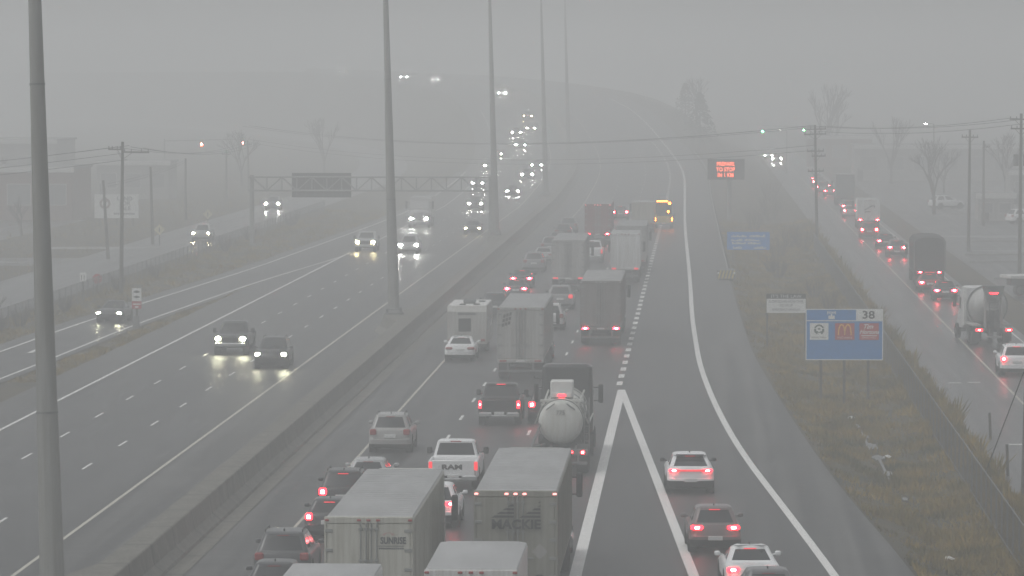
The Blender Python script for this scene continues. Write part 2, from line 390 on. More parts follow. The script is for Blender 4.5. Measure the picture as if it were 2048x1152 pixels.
# ------------------------------------------------------------------ median barrier
POLES = [(-19.9, 136), (-20.35, 296), (-20.3, 443), (-20.3, 588), (-20.3, 732)]
def near_pole(Y): return max(0., max(1 - abs(Y - p[1]) / 9 for p in POLES))
secs = []
for Y in YS(60, 1400, 3):
    k = near_pole(Y); k = k * k * (3 - 2 * k)
    pts = [(-18.15, 0), (-18.2, .12), (-18.5, .35), (-18.62, 1.02), (-18.66, 1.06), (-19.55 - 1.5 * k, 1.06), (-19.6 - 1.55 * k, 1.02), (-19.85 - 1.5 * k, .35), (-20.35 - 1.3 * k, .1), (-20.5 - 1.25 * k, -.03)]
    secs.append([W(u, Y, z) for u, z in pts])
mb = MB().loft([s for s in secs], True, True)
bar = mb.build('median_barrier', 'concrete'); tag(bar, 'long grey concrete median barrier between the two carriageways', 'barrier')
mb = MB(); strip(mb, -18.14, -17.5, YS(60, 1400, 10), .03); tag(mb.raw('kerb_strip', 'concrete'), kind='structure')

# ------------------------------------------------------------------ high mast poles
def mast(i, u, Y, h, label):
    b = W(u, Y, .0); root = empty('light_mast', b); tag(root, label, 'light pole', 'tall light masts on the median barrier')
    root.rotation_euler = (0, R(-1.45), 0)
    z0 = 1.07; hs_ = [z0 + .35, 6.4 if i == 0 else 8.5, 16.5, 25, h]
    r = lambda z: .39 - .31 * (z / h)
    for k in range(4):
        MB().tube((0, 0, hs_[k]), (0, 0, hs_[k + 1] + (.0 if k == 3 else .2)), r(hs_[k]) + .012 * (k == 0), r(hs_[k + 1]), 20).build('pole_section', 'mast', root, True)
        if k < 3: MB().tube((0, 0, hs_[k + 1] + .201), (0, 0, hs_[k + 1] + .26), r(hs_[k + 1]) + .016, r(hs_[k + 1]) + .01, 20).build('slip_joint', 'signback', root, True)
    m = MB(); m.cbox(-.6, .6, -.6, .6, z0 - .04, z0 + .1, .02)
    for sx in (-1, 1):
        for sy in (-1, 1): m.tube((sx * .45, sy * .45, z0 + .09), (sx * .45, sy * .45, z0 + .4), .05, .05, 6)
    m.cbox(-.52, .52, -.52, .52, z0 + .28, z0 + .36, .02); m.build('base_plate', 'signback', root)
    m = MB(); m.tube((0, 0, h + .02), (0, 0, h + .2), .9, .9, 16)
    for k in range(6):
        a = k * math.pi / 3; m.cbox(math.cos(a) * 1.1 - .25, math.cos(a) * 1.1 + .25, math.sin(a) * 1.1 - .25, math.sin(a) * 1.1 + .25, h - .3, h, .05)
    m.build('lamp_ring', 'signback', root)
for i, ((u, Y), lb) in enumerate(zip(POLES, ('thick grey steel light mast nearest the camera, at the left edge', 'grey light mast rising from the barrier bulge beside the left queue of cars',
        'grey light mast at the right end of the overhead gantry', 'faint thin light mast just beyond the gantry, fading into the haze', 'faintest and farthest light mast on the median, nearly lost in haze'))):
    mast(i, u, Y, 31.5, lb)

# ------------------------------------------------------------------ cars
def outline(yr, yf, hw, cr, cf, br, bf):
    P = []; T = []
    xs = np.linspace(-(hw - cr), hw - cr, 7)
    q = lambda x: (x / hw) ** 2
    for x in xs: P.append((x, yr + br * q(x))); T.append('R')
    T[-1] = 'C'
    y0 = yr + br * q(hw - cr)
    for k in (1, 2, 3): a = R(-90 + k * 22.5); P.append((hw - cr + cr * math.cos(a), y0 + cr + cr * math.sin(a))); T.append('C')
    ye = yf - bf * q(hw - cf)
    for k, y in enumerate(np.linspace(y0 + cr, ye - cf, 10)): P.append((hw, y)); T.append('S%d' % k)
    T[-1] = 'C'
    for k in (1, 2, 3): a = R(k * 22.5); P.append((hw - cf + cf * math.cos(a), ye - cf + cf * math.sin(a))); T.append('C')
    for x in np.linspace(hw - cf, -(hw - cf), 7): P.append((x, yf - bf * q(x))); T.append('F')
    T[-1] = 'C'
    for k in (1, 2, 3): a = R(90 + k * 22.5); P.append((-(hw - cf) + cf * math.cos(a), ye - cf + cf * math.sin(a))); T.append('C')
    for k, y in enumerate(np.linspace(ye - cf, y0 + cr, 10)): P.append((-hw, y)); T.append('L%d' % (8 - k))
    T[-1] = 'C'
    for k in (1, 2, 3): a = R(180 + k * 22.5); P.append((-(hw - cr) + cr * math.cos(a), y0 + cr + cr * math.sin(a))); T.append('C')
    return P, T
def wheel(root, x, y, r, w, name='wheel'):
    s = 1 if x > 0 else -1; n = 18
    rim = MB().lathe_x = None
    m = MB(); prof = [(x - w * .30, r * .62), (x + w * .30 * 1, r * .62)]
    def ring(xx, rr): return [(xx, y + rr * math.cos(2 * math.pi * i / n), r + rr * math.sin(2 * math.pi * i / n)) for i in range(n)]
    m.loft([ring(x - s * w * .4, r * .6), ring(x + s * w * .38, r * .6), ring(x + s * w * .42, r * .5), ring(x + s * w * .30, r * .2)])
    rim = m.build(name, 'rim', root, True)
    m = MB(); m.loft([ring(x - s * w * .5, r * .61), ring(x - s * w * .5, r * .9), ring(x - s * w * .38, r), ring(x + s * w * .38, r), ring(x + s * w * .5, r * .9), ring(x + s * w * .5, r * .61)], False, False)
    m.build('tyre', 'rubber', rim, True)
    return rim
def car(name, L, Wd, H, zb, gh_r, top_r, cowl, ws_len, drop, rr=.34, gw=.10, tw=.27, lip=.42, rails=False, spoiler=False, tl=(.85, .36, .15), plate_z=.68, bar=False, trimz=.42, cr=.32):
    """one continuous loft from sill to roof, cut into body, glass and lower trim"""
    hw = Wd / 2; yc = L - cowl
    rings = [(.22, .16, L - .18, hw - .10, 0), (.34, .04, L - .05, hw - .03, 0), (trimz, .0, L - .01, hw - .008, 0), (.62, .0, L, hw, 0), (.64, .035, L - .01, hw, .3), (.76, .05, L - .04, hw, .5),
             (zb - .12, .07, L - .10, hw - .005, .8), (zb - .03, .10, L - .18, hw - .03, 1)]
    gy = gh_r
    rings += [(zb + .01, (.13 if gy < .5 else .3) if gy < .5 else .13, L - .28, hw - .06, 1), (zb + .035, (gy + .14) / 2 if gy < .5 else gy * .5, (L - .28 + yc) / 2, hw - .08, 1), (zb + .045, gy, yc, hw - gw, 1),
              (zb + .09, gy + .04, yc - .06, hw - gw - .015, 1), (H - .13, top_r, yc - ws_len, hw - tw, 1), (H - .06, top_r + (.02 if not spoiler else -.16), yc - ws_len - .12, hw - tw - .03, 1),
              (H - .015, top_r + .14, yc - ws_len - .3, hw - tw - .13, 1), (H, top_r + .4, yc - ws_len - .6, (hw - tw) * .6, 1)]
    pts = []
    for i, (z, yr, yf, w, hd) in enumerate(rings):
        up_ = i >= 10
        c1 = .16 if up_ else cr; c2 = .2 if up_ else .38
        P, T = outline(yr, yf, w, min(c1, w * .4), min(c2, w * .4), .07 if up_ else .10, .14 if up_ else .22)
        q = []
        for x, y in P:
            f = max(0, min(1, (y - yc) / max(.1, L - yc)))
            crown = .0 if i not in (8, 9) else .02 * (1 - (x / w) ** 2)
            q.append((x, y, z - (drop * hd * f ** 1.3 if not up_ else 0) + crown))
        pts.append(q)
    n = len(T); groups = {}
    for k in range(len(rings) - 1):
        for i in range(n):
            j = (i + 1) % n; t = T[i]
            if k < 2: gname = 'trim_and_arch_shade'
            elif k == 11 and t == 'R': gname = 'rear_window'
            elif k == 11 and t == 'F': gname = 'windshield'
            elif k == 11 and t[0] in 'SL' and t[1:] != '4': gname = 'right_glass' if t[0] == 'S' else 'left_glass'
            elif k == 10 and t == 'F': gname = 'windshield'
            else: gname = 'body'
            groups.setdefault(gname, []).append((pts[k][i], pts[k][j], pts[k + 1][j], pts[k + 1][i]))
    root = empty(name)
    for gname, m, nm in (('body', 'paint', 'body'), ('trim_and_arch_shade', 'dark', 'trim_and_arch_shade'), ('rear_window', 'glass', 'rear_window'), ('windshield', 'glass', 'windshield'), ('right_glass', 'glass', 'side_window'), ('left_glass', 'glass', 'side_window')):
        mb = MB()
        for q in groups[gname]: mb.add(q, [(0, 1, 2, 3)])
        if gname == 'body': mb.add(pts[-1], [tuple(range(n))])
        if gname == 'trim_and_arch_shade':
            mb.add(pts[0], [tuple(reversed(range(n)))])
            for y in (.92, L - .95):
                for s in (-1, 1): mb.tube((s * (hw - .3), y, rr + .02), (s * (hw + .006), y, rr + .02), rr + .065, rr + .065, 18)  # dark discs on the uncut flank stand in for the shaded wheel arch gaps
        mb.build(nm, m, root, True, 50)
    for y in (.92, L - .95):
        for s in (-1, 1): wheel(root, s * (hw - .105), y, rr, .24)
    z, w, h = tl
    for s in (-1, 1):
        x0 = s * (hw - .06); x1 = s * (hw - .06 - w)
        MB().cbox(min(x0, x1), max(x0, x1), .035, .30, z - h / 2, z + h / 2, .045).build('tail_light', 'redlens', root)
        MB().cbox(min(s * (hw - .07), s * (hw - .37)), max(s * (hw - .07), s * (hw - .37)), L - .52, L - .17, zb - drop - .17, zb - drop + .03, .07).build('headlight', 'clearlens', root)
        m = MB(); m.cbox(min(s * (hw + .0), s * (hw + .2)), max(s * (hw + .0), s * (hw + .2)), yc - .42, yc - .24, zb + .05, zb + .2, .035); m.tube((s * (hw - .09), yc - .34, zb + .08), (s * (hw + .05), yc - .34, zb + .1), .03, .03, 6)
        m.build('mirror', 'paint' if not spoiler else 'dark', root, True)
    MB().cbox(-.26, .26, -.015 if plate_z < .64 else .012, .07, plate_z - .075, plate_z + .075, .008).build('number_plate', 'plate', root)
    if bar: MB().cbox(-hw + .32, hw - .32, .035, .2, z - .03, z + .03, .01).build('light_bar', 'redlens', root)
    if rails:
        for s in (-1, 1):
            m = MB(); x = s * (hw - tw - .07); m.tube((x, top_r + .3, H + .045), (x, yc - ws_len - .3, H + .045), .022, .022, 6)
            for y in (top_r + .35, yc - ws_len - .35): m.tube((x, y, H - .05), (x, y, H + .045), .02, .02, 6)
            m.build('roof_rail', 'dark', root)
    if spoiler: MB().cbox(-(hw - tw - .12), hw - tw - .12, top_r - .2, top_r + .1, H - .075, H - .045, .012).build('spoiler', 'dark', root)
    MB().cbox(-.02, .02, top_r + .35, top_r + .55, H - .005, H + .07, .01).build('antenna', 'dark', root)
    MB().cbox(-.2, .2, top_r - .03 + (.0 if gy < .5 else .02), top_r + .05, H - .125, H - .10, .006).build('brake_light', 'redlens', root)
    note_kids(root); return root
def pickup(name='pickup_truck'):
    L, Wd, H = 5.85, 2.03, 1.93; hw = Wd / 2; yb = 1.98
    root = empty(name)
    # cab + bonnet loft
    zb = 1.22; yc = L - 1.75; drop = .1
    rings = [(.42, yb + .02, L - .15, hw - .06, 0), (.52, yb, L - .04, hw - .01, 0), (.80, yb, L, hw, 0), (1.0, yb, L - .05, hw, .5), (zb - .03, yb, L - .12, hw - .02, 1), (zb + .01, yb + .005, L - .2, hw - .05, 1), (zb + .03, yb + .01, (L + yc) / 2, hw - .07, 1), (zb + .04, yb + .02, yc, hw - .09, 1),
             (zb + .1, yb + .03, yc - .06, hw - .10, 1), (H - .13, yb + .22, yc - .75, hw - .23, 1), (H - .06, yb + .2, yc - .86, hw - .26, 1), (H - .01, yb + .35, yc - 1.05, hw - .36, 1), (H, yb + .6, yc - 1.2, (hw - .25) * .6, 1)]
    pts = []
    for i, (z, yr, yf, w, hd) in enumerate(rings):
        up_ = i >= 7; P, T = outline(yr, yf, w, .12, .2 if up_ else .3, .02, .12 if up_ else .16); q = []
        for x, y in P:
            f = max(0, min(1, (y - yc) / (L - yc))); q.append((x, y, z - (drop * hd * f if not up_ else 0)))
        pts.append(q)
    n = len(T); groups = {}
    for k in range(len(rings) - 1):
        for i in range(n):
            j = (i + 1) % n; t = T[i]; gname = 'body'
            if k == 0: gname = 'trim_and_arch_shade'
            elif k == 8:
                gname = {'R': 'rear_window', 'F': 'windshield'}.get(t, 'body')
                if t[0] in 'SL' and t[1:] != '4': gname = 'right_glass' if t[0] == 'S' else 'left_glass'
            groups.setdefault(gname, []).append((pts[k][i], pts[k][j], pts[k + 1][j], pts[k + 1][i]))
    for gname, m, nm in (('body', 'paint', 'body'), ('trim_and_arch_shade', 'dark', 'trim_and_arch_shade'), ('rear_window', 'glass', 'rear_window'), ('windshield', 'glass', 'windshield'), ('right_glass', 'glass', 'side_window'), ('left_glass', 'glass', 'side_window')):
        mb = MB()
        for q in groups[gname]: mb.add(q, [(0, 1, 2, 3)])
        if gname == 'body': mb.add(pts[-1], [tuple(range(n))])
        if gname == 'trim_and_arch_shade':
            mb.add(pts[0], [tuple(reversed(range(n)))]); mb.box(-hw + .25, hw - .25, .25, yb + .1, .42, .62)
            for s in (-1, 1): mb.tube((s * (hw - .3), L - 1.0, .42), (s * (hw + .006), L - 1.0, .42), .49, .49, 18); mb.tube((s * (hw - .3), 1.25, .42), (s * (hw + .006), 1.25, .42), .49, .49, 18)  # dark discs imitate the shade in the open gap around each wheel
        mb.build(nm, m, root, True, 50)
    b = MB()
    for s in (-1, 1): b.cbox(min(s * hw, s * (hw - .12)), max(s * hw, s * (hw - .12)), .1, yb - .01, .55, 1.27, .04)
    b.cbox(-hw + .1, hw - .1, .12, yb - .02, .62, .72, .01); b.build('bed', 'paint', root, True)
    MB().cbox(-hw + .13, hw - .13, .04, .12, .62, 1.26, .025).build('tailgate', 'paint', root, True)
    b = MB(); b.cbox(-hw + .04, -.35, -.16, .08, .44, .66, .04); b.cbox(.35, hw - .04, -.16, .08, .44, .66, .04); b.cbox(-.36, .36, -.14, .06, .44, .54, .02); b.build('rear_bumper', 'chrome', root)
    MB().cbox(-.24, .24, -.03, .02, .55, .68, .008).build('number_plate', 'plate', root)
    MB().cbox(-hw + .06, hw - .06, L - .1, L + .08, .5, .74, .05).build('front_bumper', 'chrome', root)
    MB().cbox(-.55, .55, L - .08, L + .03, .76, 1.1, .04).build('grille', 'dark', root)
    for s in (-1, 1):
        MB().cbox(min(s * (hw - .015), s * (hw - .16)), max(s * (hw - .015), s * (hw - .16)), .02, .2, .86, 1.2, .02).build('tail_light', 'redlens', root)
        MB().cbox(min(s * (hw - .1), s * (hw - .42)), max(s * (hw - .1), s * (hw - .42)), L - .3, L + .0, .86, 1.1, .08).build('headlight', 'clearlens', root)
        m = MB(); m.cbox(min(s * (hw + .05), s * (hw + .27)), max(s * (hw + .05), s * (hw + .27)), yc - .5, yc - .36, zb + .02, zb + .3, .04); m.tube((s * (hw - .08), yc - .42, zb + .08), (s * (hw + .1), yc - .42, zb + .1), .03, .03, 6); m.build('mirror', 'dark', root, True)
    for y in (1.25, L - 1.0):
        for s in (-1, 1): wheel(root, s * (hw - .12), y, .41, .28)
    MB().cbox(-.22, .22, yb + .19, yb + .26, H - .085, H - .04, .008).build('brake_light', 'redlens', root)
    note_kids(root); return root

# ------------------------------------------------------------------ trucks
def truck_wheels(root, ys, hw=1.22, r=.5, w=.5, front=None):
    for y in ys:
        for s in (-1, 1): wheel(root, s * (hw - w / 2), y, r, w)
    if front is not None:
        for s in (-1, 1): wheel(root, s * (hw - .16), front, r, .3)
def cab(root, y0, tall, top=3.85, roofc='paint'):
    """highway tractor: sleeper or day cab, hood, grille, mirrors, tanks, front lamps"""
    w = 1.16; yb = y0 + (2.3 if tall else 1.7)
    def ring(a, b, hw_, z, c=.14): return [(-hw_ + c, a, z), (hw_ - c, a, z), (hw_, a + c, z), (hw_, b - c, z), (hw_ - c, b, z), (-hw_ + c, b, z), (-hw_, b - c, z), (-hw_, a + c, z)]
    MB().loft([ring(y0, yb, w, .95), ring(y0, yb, w, 2.3), ring(y0, yb - .25, w - .02, 3.0), ring(y0, yb - (1.0 if tall else .6), w - .05, top - .12), ring(y0 + .1, yb - (1.25 if tall else .8), w - .2, top)]).build('cab', roofc, root, True, 35)
    MB().loft([ring(yb - .05, yb + 1.7, w - .14, .75), ring(yb - .05, yb + 1.75, w - .1, 1.2), ring(yb - .05, yb + 1.65, w - .2, 1.75), ring(yb - .05, yb + 1.45, w - .35, 2.0)]).build('hood', roofc, root, True, 35)
    MB().add([(-w + .1, yb + .012, 2.05), (w - .1, yb + .012, 2.05), (w - .16, yb - .235, 2.95), (-w + .16, yb - .235, 2.95), (-w + .1, yb - .03, 2.05), (w - .1, yb - .03, 2.05), (w - .16, yb - .27, 2.95), (-w + .16, yb - .27, 2.95)],
             [(0, 1, 2, 3), (7, 6, 5, 4), (0, 3, 7, 4), (1, 5, 6, 2), (3, 2, 6, 7), (0, 4, 5, 1)]).build('windshield', 'glass', root)
    MB().cbox(-.55, .55, yb + 1.66, yb + 1.79, .9, 1.75, .03).build('grille', 'chrome', root)
    MB().cbox(-w, w, yb + 1.62, yb + 1.95, .4, .78, .06).build('front_bumper', 'chrome', root)
    for s in (-1, 1):
        MB().cbox(min(s * .66, s * 1.0), max(s * .66, s * 1.0), yb + 1.55, yb + 1.76, .95, 1.22, .09).build('headlight', 'clearlens', root)
        m = MB(); m.cbox(min(s * 1.36, s * 1.58), max(s * 1.36, s * 1.58), yb - .1, yb + .04, 2.1, 2.95, .04); m.tube((s * 1.1, yb - .1, 2.8), (s * 1.4, yb - .04, 2.8), .025, .025, 6); m.tube((s * 1.1, yb - .1, 2.2), (s * 1.4, yb - .04, 2.2), .025, .025, 6); m.build('mirror', 'dark', root)
        MB().cbox(min(s * (w + .003), s * (w - .02)), max(s * (w + .003), s * (w - .02)), yb - .95, yb - .2, 2.0, 2.75, .008).build('side_window', 'glass', root)
    return yb
def chassis(root, y0, y1):
    m = MB()
    for s in (-1, 1): m.box(s * .45 - .06, s * .45 + .06, y0, y1, .78, 1.02)
    for y in np.arange(y0 + .5, y1, 1.4): m.box(-.4, .4, y - .05, y + .05, .82, .98)
    m.build('chassis', 'dark', root)
def rear_doors(root, hw, z0, z1, y=0., m='panel', rods=2):
    for s in (-1, 1):
        d = MB().cbox(min(s * .015, s * (hw - .07)), max(s * .015, s * (hw - .07)), y - .05, y - .002, z0, z1, .012).build('door', m, root)
        for k in range(rods):
            x = s * (.075 + .16 * k); r_ = MB().tube((x, y - .075, z0 - .03), (x, y - .075, z1 + .03), .022, .022, 6)
            for zz in (z0 + .15, z0 + .9, z0 + 1.6, z1 - .15): r_.cbox(x - .06, x + .06, y - .095, y - .052, zz - .035, zz + .035, .006)
            r_.cbox(x - .03 + s * .0, x + .03 + s * .3, y - .10, y - .08, z0 + .75, z0 + .80, .006)
            r_.build('lock_rod', 'steel', d)
        h = MB()
        for zz in np.linspace(z0 + .2, z1 - .2, 5): h.cbox(min(s * (hw - .02), s * (hw - .24)), max(s * (hw - .02), s * (hw - .24)), y - .075, y - .055, zz - .05, zz + .05, .008)
        h.build('hinge', 'steel', d)
def marker_row(root, hw, z, y, m='redlens'):
    for x in (-hw + .07, -.28, 0, .28, hw - .07): MB().cbox(x - .06, x + .06, y - .045, y, z - .03, z + .03, .012).build('marker_lamp', m, root)
def semi(name='semi_trailer_truck'):
    root = empty(name); hw, Lt = 1.29, 16.1
    m = MB(); m.cbox(-hw, hw, 0, Lt, 1.18, 4.03, .04)
    for y in np.arange(.6, Lt, .6):
        for s in (-1, 1): m.box(min(s * hw, s * (hw + .018)), max(s * hw, s * (hw + .018)), y - .035, y + .035, 1.3, 3.95)
    m.build('trailer_body', 'panel', root)
    m = MB(); m.cbox(-hw + .03, hw - .03, .06, Lt - .06, 4.032, 4.08, .02)
    for y in np.arange(.9, Lt, .62): m.box(-hw + .05, hw - .05, y - .02, y + .02, 4.081, 4.088)
    m.build('trailer_roof', 'roofpanel', root)
    m = MB(); m.cbox(-hw - .01, hw + .01, -.06, .08, 3.9, 4.1, .02)
    for s in (-1, 1): m.cbox(min(s * (hw + .01), s * (hw - .06)), max(s * (hw + .01), s * (hw - .06)), -.06, .05, 1.2, 3.9, .012)
    m.cbox(-hw - .01, hw + .01, -.07, .1, 1.0, 1.2, .02); m.build('rear_frame', 'panel', root)
    rear_doors(root, hw, 1.22, 3.89); marker_row(root, hw, 4.0, -.06)
    m = MB(); m.cbox(-1.2, 1.2, -.02, .1, .48, .6, .015)
    for s in (-1, 1): m.cbox(s * .7 - .06, s * .7 + .06, 0, .09, .6, 1.0, .01)
    m.build('underride_guard', 'signback', root)
    for s in (-1, 1):
        MB().cbox(min(s * .78, s * 1.16), max(s * .78, s * 1.16), -.10, -.071, 1.05, 1.16, .012).build('tail_light', 'redlens', root)
        MB().box(min(s * .72, s * 1.24), max(s * .72, s * 1.24), .5, .52, .22, 1.0).build('mud_flap', 'rubber', root)
    MB().cbox(-.24, .24, -.085, -.071, 1.04, 1.14, .005).build('number_plate', 'plate', root)
    m = MB()
    for s in (-1, 1): m.box(s * .5 - .06, s * .5 + .06, .6, 4.4, .85, 1.17)
    m.tube((-1.0, 1.3, .5), (1.0, 1.3, .5), .08, .08, 8); m.tube((-1.0, 2.6, .5), (1.0, 2.6, .5), .08, .08, 8); m.build('bogie_frame', 'dark', root)
    m = MB()
    for s in (-1, 1): m.cbox(s * .9 - .06, s * .9 + .06, 11.9, 12.05, .15, 1.17, .01); m.cbox(s * .9 - .2, s * .9 + .2, 11.85, 12.1, .12, .16, .01)
    m.build('landing_gear', 'signback', root)
    chassis(root, 13.2, 20.2); yb = cab(root, 16.75, True, 3.95)
    for s in (-1, 1): MB().tube((s * 1.0, yb - 2.2, .75), (s * 1.0, yb - .7, .75), .32, .32, 14).build('fuel_tank', 'chrome', root, True)
    truck_wheels(root, (1.3, 2.6, 14.2, 15.5), front=20.0)
    note_kids(root); return root
def boxtruck(name, Lb, Wb, z0, zt, roundc=.0):
    root = empty(name); hw = Wb / 2
    def ring(z, ins, zc=0):
        c = max(.03, roundc) if True else .03; k = 4; P = [(-hw + ins, 0 + ins * .3), (hw - ins, 0 + ins * .3)]
        for i in range(k + 1): a = R(90 * i / k); P.append((hw - ins - c + c * math.cos(a), Lb - ins - c + c * math.sin(a)))
        for i in range(k + 1): a = R(90 + 90 * i / k); P.append((-hw + ins + c + c * math.cos(a), Lb - ins - c + c * math.sin(a)))
        return [(x, y, z) for x, y in P]
    MB().loft([ring(z0, 0), ring(zt - .12, 0), ring(zt - .05, .03)]).build('cargo_box', 'panel', root, True, 30)
    MB().loft([ring(zt - .048, .02), ring(zt - .02, .04), ring(zt, .12)]).build('box_roof', 'roofpanel', root, True, 30)
    m = MB(); m.cbox(-hw, hw, -.05, .04, zt - .22, zt - .03, .015); m.cbox(-hw, hw, -.05, .04, z0 - .12, z0 + .06, .015)
    for s in (-1, 1): m.cbox(min(s * hw, s * (hw - .08)), max(s * hw, s * (hw - .08)), -.05, .03, z0 + .06, zt - .22, .01)
    m.build('rear_frame', 'panel', root)
    d = MB(); nb = 6
    for k in range(nb):
        a = z0 + .08 + (zt - z0 - .32) * k / nb; b = z0 + .08 + (zt - z0 - .32) * (k + 1) / nb; d.cbox(-hw + .09, hw - .09, -.03, .002, a + .006, b - .006, .008)
    d.build('roll_door', 'panel', root); marker_row(root, hw, zt - .1, -.05)
    for s in (-1, 1):
        MB().cbox(min(s * .75, s * 1.1), max(s * .75, s * 1.1), -.09, -.051, z0 - .1, z0 + .02, .012).build('tail_light', 'redlens', root)
        MB().box(min(s * .65, s * 1.15), max(s * .65, s * 1.15), .7, .72, .25, .95).build('mud_flap', 'rubber', root)
    MB().cbox(-1.1, 1.1, -.12, .02, .5, .64, .015).build('rear_bumper', 'signback', root)
    chassis(root, .1, Lb + 1.4); cab(root, Lb + .25, False, min(2.75, zt - .2)); truck_wheels(root, (1.9,), hw=min(1.22, hw), r=.46, w=.46, front=Lb + 2.4)
    note_kids(root); return root
def tanker(name='tank_truck'):
    root = empty(name); zc, r, Lk = 2.1, .95, 8.6
    MB().lathe_y([(-.13 + .35 + 1.6, .02), (1.835, .3), (1.86, .55), (1.92, .78), (2.02, .9), (2.12, r), (2.0 + Lk, r), (2.15 + Lk, .7), (2.2 + Lk, .1)], 0, zc, 36).build('tank', 'tank', root, True, 30)
    for y in (2.35, 4.6, 6.9, 9.4): MB().lathe_y([(y - .05, r + .003), (y - .05, r + .035), (y + .05, r + .035), (y + .05, r + .003)], 0, zc, 36, False).build('band', 'signback', root)
    m = MB()
    for s in (-1, 1): m.path([(s * .25, 1.82, zc + .82), (s * .62, 1.84, zc + .55)], .03)
    m.build('grab_rail', 'signback', root)
    lettering('775', .26, (0, 1.80, zc + .42), 'black', root)
    # rollover box and walkway on top
    MB().cbox(-.50, .50, 3.6, 4.6, zc + r - .03, zc + r + .72, .05).build('manway_box', 'fascia', root)
    MB().cbox(-.42, .42, 3.3, 3.58, zc + r + .02, zc + r + .22, .02).build('lamp_housing', 'fascia', root)
    MB().cbox(-.16, .16, 3.26, 3.298, zc + r + .06, zc + r + .16, .01).build('brake_light', 'redlens', root)
    m = MB()
    for s in (-1, 1):
        m.path([(s * .75, 2.3, zc + .75), (s * .8, 10.2, zc + .8)], .045); m.path([(s * .8, 2.6, zc + .7), (s * 1.15, 4.0, zc - .2), (s * 1.2, 9.8, zc - .2)], .04)
        m.path([(s * .55, 3.2, zc + r), (s * .95, 5.6, zc + .5)], .05)
    m.cbox(-.9, .9, 2.6, 2.75, zc + r * .86, zc + r * .98, .02); m.build('walkway_rail', 'tank', root)
    m = MB()
    for k in range(7): m.path([(.98, 3.0 + .0 * k, .9 + k * .32), (1.2, 3.0, .9 + k * .32)], .02)
    m.path([(.98, 3, .8), (.98, 3, 3.1)], .03); m.path([(1.2, 3, .8), (1.2, 3, 3.1)], .03); m.build('ladder', 'steel', root)
    m = MB()
    for y in (3.2, 6, 8.8): m.add([(-.95, y - .1, 1.02), (.95, y - .1, 1.02), (.7, y - .1, 1.55), (-.7, y - .1, 1.55), (-.95, y + .1, 1.02), (.95, y + .1, 1.02), (.7, y + .1, 1.55), (-.7, y + .1, 1.55)], [(0, 1, 2, 3), (7, 6, 5, 4), (0, 3, 7, 4), (1, 5, 6, 2), (3, 2, 6, 7), (0, 4, 5, 1)])
    m.build('cradle', 'dark', root)
    m = MB(); m.cbox(-1.2, 1.2, .0, .3, .85, 1.1, .02); m.cbox(-1.2, 1.2, -.05, .08, .45, .58, .015)
    for s in (-1, 1): m.cbox(s * .8 - .05, s * .8 + .05, 0, .08, .58, .86, .01)
    m.path([(-1.2, .3, 1.12), (-.85, 2.2, zc)], .05); m.path([(-1.2, .3, 1.12), (-.7, 2.1, 1.15)], .05); m.build('rear_bumper', 'signback', root)
    for x in (-1.0, -.5, .5, 1.0): MB().tube((x, -.03, .98), (x, -.001, .98), .09, .09, 12).build('tail_light', 'redlens', root)
    for s in (-1, 1):
        m = MB(); m.loft([[(s * (.72 + .5 * t), 1.9 + .95 * math.cos(a), .5 + .68 * math.sin(a)) for t in (0, 1)] + [(s * (.72 + .5 * t), 1.9 + .9 * math.cos(a), .5 + .63 * math.sin(a)) for t in (1, 0)] for a in np.linspace(.1, math.pi - .1, 12)]); m.build('fender', 'dark', root)
    chassis(root, .2, 14.2); cab(root, 11.2, True, 3.98)
    truck_wheels(root, (1.3, 2.6, 9.6), front=14.2)
    note_kids(root); return root
def camper(name='camper_trailer'):
    root = empty(name); hw, L = 1.2, 8.4
    side = [(0, .55), (0, 2.55), (.25, 2.88), (7.6, 2.88), (8.3, 2.3), (8.4, .9), (8.1, .55)]
    m = MB(); m.loft([[(-hw, y, z) for y, z in side], [(hw, y, z) for y, z in side]]); m.build('body', 'panel', root)
    MB().cbox(-hw + .04, hw - .04, .35, 7.5, 2.882, 2.92, .015).build('roof', 'fascia', root)
    MB().cbox(-.5, .25, -.02, .01, 1.35, 2.15, .01).build('window', 'glass', root)
    MB().cbox(hw - .005, hw + .015, 1.2, 2.6, 1.4, 2.1, .005).build('window', 'glass', root); MB().cbox(hw - .005, hw + .015, 4.6, 6.2, 1.4, 2.1, .005).build('window', 'glass', root)
    MB().cbox(-.35, .4, 2.6, 3.5, 2.921, 3.2, .06).build('air_conditioner', 'signback', root)
    for (x, y) in ((.55, 1.2), (-.3, 1.0), (.7, 5)): MB().cbox(x - .2, x + .2, y - .2, y + .2, 2.921, 2.99, .02).build('roof_vent', 'dark', root)
    MB().cbox(-hw, hw, -.1, .02, .45, .6, .02).build('rear_bumper', 'dark', root)
    MB().cbox(-.55, .55, -.012, .008, 2.35, 2.5, .004).build('decal', 'signback', root)
    for s in (-1, 1):
        MB().cbox(min(s * .85, s * 1.1), max(s * .85, s * 1.1), -.03, .01, .75, .9, .01).build('tail_light', 'redlens', root); wheel(root, s * (hw - .15), 3.3, .36, .24); wheel(root, s * (hw - .15), 4.2, .36, .24)
    m = MB(); m.path([(-.6, 8.3, .6), (0, 9.6, .55)], .05); m.path([(.6, 8.3, .6), (0, 9.6, .55)], .05); m.path([(0, 9.0, .55), (0, 9.0, .02)], .04); m.build('drawbar', 'dark', root)
    note_kids(root); return root
